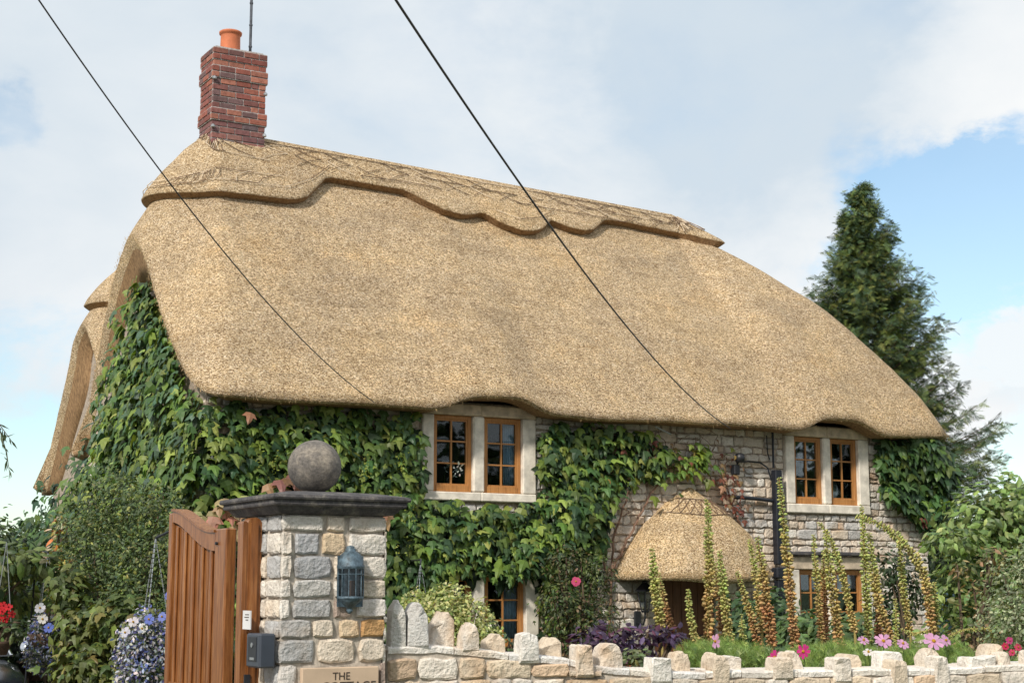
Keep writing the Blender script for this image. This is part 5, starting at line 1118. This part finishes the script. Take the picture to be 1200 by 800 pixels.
for i, (dx, dz, c_, px) in enumerate([(-.10, .20, (.62, .60, .70), 0), (.02, .22, (.16, .20, .62), 0), (.12, .24, (.20, .24, .62), 0), (-.03, .15, (.72, .70, .74), 0), (-.16, .12, (.60, .60, .74), 0), (.16, .40, (.14, .17, .52), 0)]):
    flower('petunia', ['pale lilac petunia at the upper left of the gate basket', 'blue petunia on top of the gate basket', 'second blue petunia nearer the gate', 'white petunia low in the gate basket', 'pale petunia at the left rim of the gate basket', 'dark blue petunia climbing the basket chain'][i], 'flower', Vector((bp_.x+dx, bp_.y-.22+.05*(i == 5), bp_.z+dz)), .042, c_, n=5, width=2.2, stem=False, group='petunias in the gate basket', face=(-.2, -1, .3))
for i, (px, py, c_) in enumerate([(47, 712, (.6, .62, .7)), (57, 735, (.14, .2, .6)), (50, 725, (.7, .7, .72))]):
    flower('petunia', ['pale petunia atop the shaded basket', 'bright blue petunia on the shaded basket', 'white petunia in the middle of the shaded basket'][i], 'flower', at(px, py, 15.78), .055, c_, n=5, width=2.2, stem=False, group='petunias in the shaded basket', face=(0, -1, .3))
gr = shrub('geranium_plant', 'red geranium at the left edge above the car', 'plant', [shr(10, 738, 15.4, .17, .15, .12), shr(-15, 735, 15.4, .15, .15, .12), shr(0, 745, 15.5, .14, .12, .10)], 420, (.05, .09), [(.07, .11, .04), (.11, .15, .05)], [1, 1], base=tuple(at(2, 752, 15.4)))
mb = MB(); mb.lathe([(.05, -.12), (.10, 0), (.115, .01), (.09, -.02), (.04, -.11)], (0, 0, 0), 16); mb.obj('bowl', 'wicker', gr, smooth=True)
for sx in (-.1, .1): mb = MB(); mb.tube([(sx, 0, 0), (0, 0, .95)], .004, 5); mb.obj('chain', 'galvanised', gr)
for i, (px, py) in enumerate([(2, 716), (10, 711), (14, 719), (-2, 724), (6, 725), (4, 709)]): flower('geranium_bloom', 'bright red geranium bloom at the left edge', 'flower', at(px, py, 15.2+.06*(i % 3)), .04, (.50, .02, .03), n=5, width=2.0, ctr=(.30, .02, .02), group='red geranium blooms', face=(random.uniform(-.4, .4), -1, random.uniform(0, .6)), stem=False)
wb = at(42, 800, 18.6); wk = thing('wicker_planter', 'brown wicker planter on legs beside the car', 'planter', (wb.x, wb.y, 0)); mb = MB(); zt = at(42, 776, 18.6).z
mb.lathe([(.10, -.2), (.16, -.1), (.20, -.01), (.215, 0), (.18, -.02), (.1, -.15)], (0, 0, zt), 20); mb.obj('bowl', 'wicker', wk, smooth=True)
mb = MB(); mb.tube([(.215*math.cos(a/20*6.283), .215*math.sin(a/20*6.283), zt+.01) for a in range(21)], .014, 6); mb.obj('rim', 'wicker', wk)
for q in range(3): mb = MB(); mb.tube([(.12*math.cos(q*2.1), .12*math.sin(q*2.1), zt-.12), (.18*math.cos(q*2.1), .18*math.sin(q*2.1), 0)], .015, 6); mb.obj('leg', 'wicker', wk)
blob_leaves([(0, 0, zt+.0, .17, .17, .07)], 200, (.03, .06), [(.55, .32, .30), (.09, .12, .05), (.30, .16, .10)], [1, 3, 1]).obj('planting', 'leaf', wk, fix=False)

ow = hw(-.42, .17, 2.80); orc = thing('orchid', 'white orchid standing inside the left bedroom window', 'plant', ow)
mb = MB(); mb.lathe([(.05, 0), (.065, .1), (.06, .1), (.05, .02)], (0, 0, .02), 14); mb.obj('pot', 'white_plastic', orc, smooth=True)
mb = MB(); mb.tube([(0, 0, .1), (.02, 0, .3), (.08, -.02, .48), (.2, -.03, .46)], .005, 5, (.1, .16, .05)); mb.obj('stem', 'leaf', orc, fix=False)
pp = np.array([(.02+.03*q+random.gauss(0, .025), -.035+random.gauss(0, .012), .47-.02*q+random.gauss(0, .035)) for q in range(7) for _ in range(6)]); n = len(pp); mb = MB(); mb.scatter(OV_V, OV_F, pp, frames(rng.normal(0, .5, (n, 3))+[.3, -1, 0], rng.normal(0, 1, (n, 3))), rng.uniform(.035, .06, n), jitcol((.85, .85, .88), n, .08)); mb.obj('blooms', 'petal', orc, fix=False)['kind'] = 'stuff'
# wall lantern beside the door
L0 = hw(2.46, 0, 0); ln = thing('door_lantern', 'black coach lantern on a bracket left of the front door', 'lantern', L0, HA)
mb = MB(); mb.box((-.06, -.035, 1.10), (.06, -.006, 1.36), bev=.015); mb.tube([(0, -.03, 1.2), (0, -.16, 1.18), (0, -.20, 1.27), (0, -.20, 1.34)], .014, 8); mb.obj('bracket', 'black_iron', ln)
mb = MB(); mb.lathe([(.05, 1.34), (.06, 1.36), (.03, 1.37)], (0, -.2, 0), 6); mb.obj('foot_ring', 'black_iron', ln); mb = MB(); mb.lathe([(.14, 1.62), (.145, 1.63), (.08, 1.70), (.04, 1.735), (.045, 1.75), (.01, 1.78)], (0, -.2, 0), 6); mb.obj('roof_cap', 'black_iron', ln)
mb = MB()
for q in range(6): a = q*math.pi/3; mb.tube([(.055*math.cos(a), -.2+.055*math.sin(a), 1.36), (.11*math.cos(a), -.2+.11*math.sin(a), 1.625)], .007, 5)
mb.obj('cage', 'black_iron', ln); mb = MB(); mb.lathe([(.05, 1.365), (.102, 1.62)], (0, -.2, 0), 6); mb.obj('pane', 'glass', ln)
# small blue panel at the right behind the spikes
q0 = at(1112, 712, 19.0); bx = thing('blue_shed_door', 'faded blue wooden panel behind the spikes at the cottage right corner', 'door', (q0.x, q0.y, 0)); 
for q in range(3): mb = MB(); mb.box((-.17+q*.13, 0, .02), (-.045+q*.13, .03, 1.62), bev=.004); mb.obj('board', 'blue_paint', bx)
mb = MB(); mb.box((-.17, .032, .3), (.215, .055, .4)); mb.box((-.17, .032, 1.3), (.215, .055, 1.4)); mb.obj('batten', 'blue_paint', bx)

# ------------------------------------------------------------------ overhead cables
def cable(label, A, B, sag, r_, n=40, sagp=1.0):
    A, B = Vector(A), Vector(B); t = thing('overhead_cable', label, 'cable', A); pts = []
    for i in range(n+1):
        u = i/n; p = A.lerp(B, u); p.z -= sag*4*u*(1-u); pts.append(p-A)
    mb = MB(); mb.tube(pts, r_, 6); mb.obj('line', 'cable', t); return t
cable('thick black cable running from the eaves by the porch up over the middle', hw(3.72, -.52, 3.86), at(405, -90, 7.0), .32, .0072)
cable('thin dark cable crossing the chimney end of the thatch', hw(-1.75, -.55, 3.9), at(-2, -70, 9.0), .30, .0055)
sv = thing('cable_bracket', 'small pale bracket under the eaves above the porch', 'bracket', hw(2.6, -.3, 3.85), HA); mb = MB(); mb.tube([(0, 0, 0), (.25, -.02, -.10)], .012, 6); mb.obj('arm', 'galvanised', sv)

# ------------------------------------------------------------------ the car at the left edge
carp = at(8, 690, 17.4); car = thing('parked_car', 'dark glossy car with chrome window trim, only its front corner in view', 'car', (carp.x-.93, 17.9, 0), math.atan2(-.84, .42))
ST = [(-2.1, .60, .45, .80), (-2.0, .72, .3, .92), (-1.4, .80, .22, .98), (-.6, .82, .2, .95), (.3, .82, .2, .94), (1.0, .81, .2, .93), (1.5, .78, .22, .86), (1.85, .70, .28, .74), (2.05, .58, .36, .60)]
v = []; m_ = 20
for (x, w_, zb, zt) in ST:
    for j in range(m_):
        a = 2*math.pi*j/m_; cx_, sz = math.cos(a), math.sin(a); v.append((x, w_*math.copysign(abs(cx_)**.5, cx_), (zb+zt)/2+(zt-zb)/2*math.copysign(abs(sz)**.55, sz)))
mb = MB(); mb.add(v, [(i*m_+j, i*m_+(j+1) % m_, (i+1)*m_+(j+1) % m_, (i+1)*m_+j) for i in range(len(ST)-1) for j in range(m_)]+[list(range(m_)), list(range((len(ST)-1)*m_, len(ST)*m_))]); mb.obj('body', 'car_paint', car, smooth=True)
CB = [(-1.6, .93, .70), (-1.1, 1.36, .58), (-.2, 1.42, .56), (.75, .93, .70)]
mb = MB(); v = []
for x, z, w_ in CB: v += [(x, -w_, z), (x, w_, z)]
mb.add(v, [(0, 1, 3, 2), (2, 3, 5, 4), (4, 5, 7, 6), (0, 2, 4, 6), (1, 3, 5, 7), (0, 1, 7, 6)]); mb.obj('windows', 'car_glass' if 'car_glass' in M else 'black_iron', car)
mb = MB()
for s_ in (-1, 1): mb.tube([(x, s_*(w_+.01), z+.008) for x, z, w_ in CB], .018, 6); mb.tube([(-1.6, s_*.715, .94), (.8, s_*.72, .94)], .014, 6)
mb.obj('window_trim', 'chrome', car)
for s_ in (-1, 1):
    mb = MB(); mb.lathe([(.03, -.1), (.09, -.06), (.10, 0), (.09, .03), (.02, .035)], (0, 0, 0), 14); o = mb.obj('wing_mirror', 'chrome', car, smooth=True); o.location = (.62, s_*.90, 1.0); o.rotation_euler = (0, R(-90), 0)
    mb = MB(); mb.lathe([(.09, -.03), (.10, 0), (.09, .02), (.03, .035)], (0, 0, 0), 16); o = mb.obj('headlight', 'chrome', car, smooth=True); o.location = (1.93, s_*.50, .60); o.rotation_euler = (0, R(90), 0)
    for x in (-1.25, 1.3):
        mb = MB(); mb.lathe([(.2, -.09), (.30, -.10), (.31, -.05), (.31, .05), (.30, .10), (.2, .09)], (0, 0, 0), 24); o = mb.obj('wheel', 'rubber', car, smooth=True); o.location = (x, s_*.74, .31); o.rotation_euler = (R(90), 0, 0)
        mb = MB(); mb.lathe([(.03, -.095), (.19, -.085), (.19, .085), (.03, .095)], (0, 0, 0), 16); rr_ = mb.obj('rim', 'chrome', o)
mb = MB(); mb.tube([(2.0, -.5, .42), (2.1, -.25, .42), (2.12, 0, .42), (2.1, .25, .42), (2.0, .5, .42)], .035, 8); mb.obj('bumper', 'chrome', car)
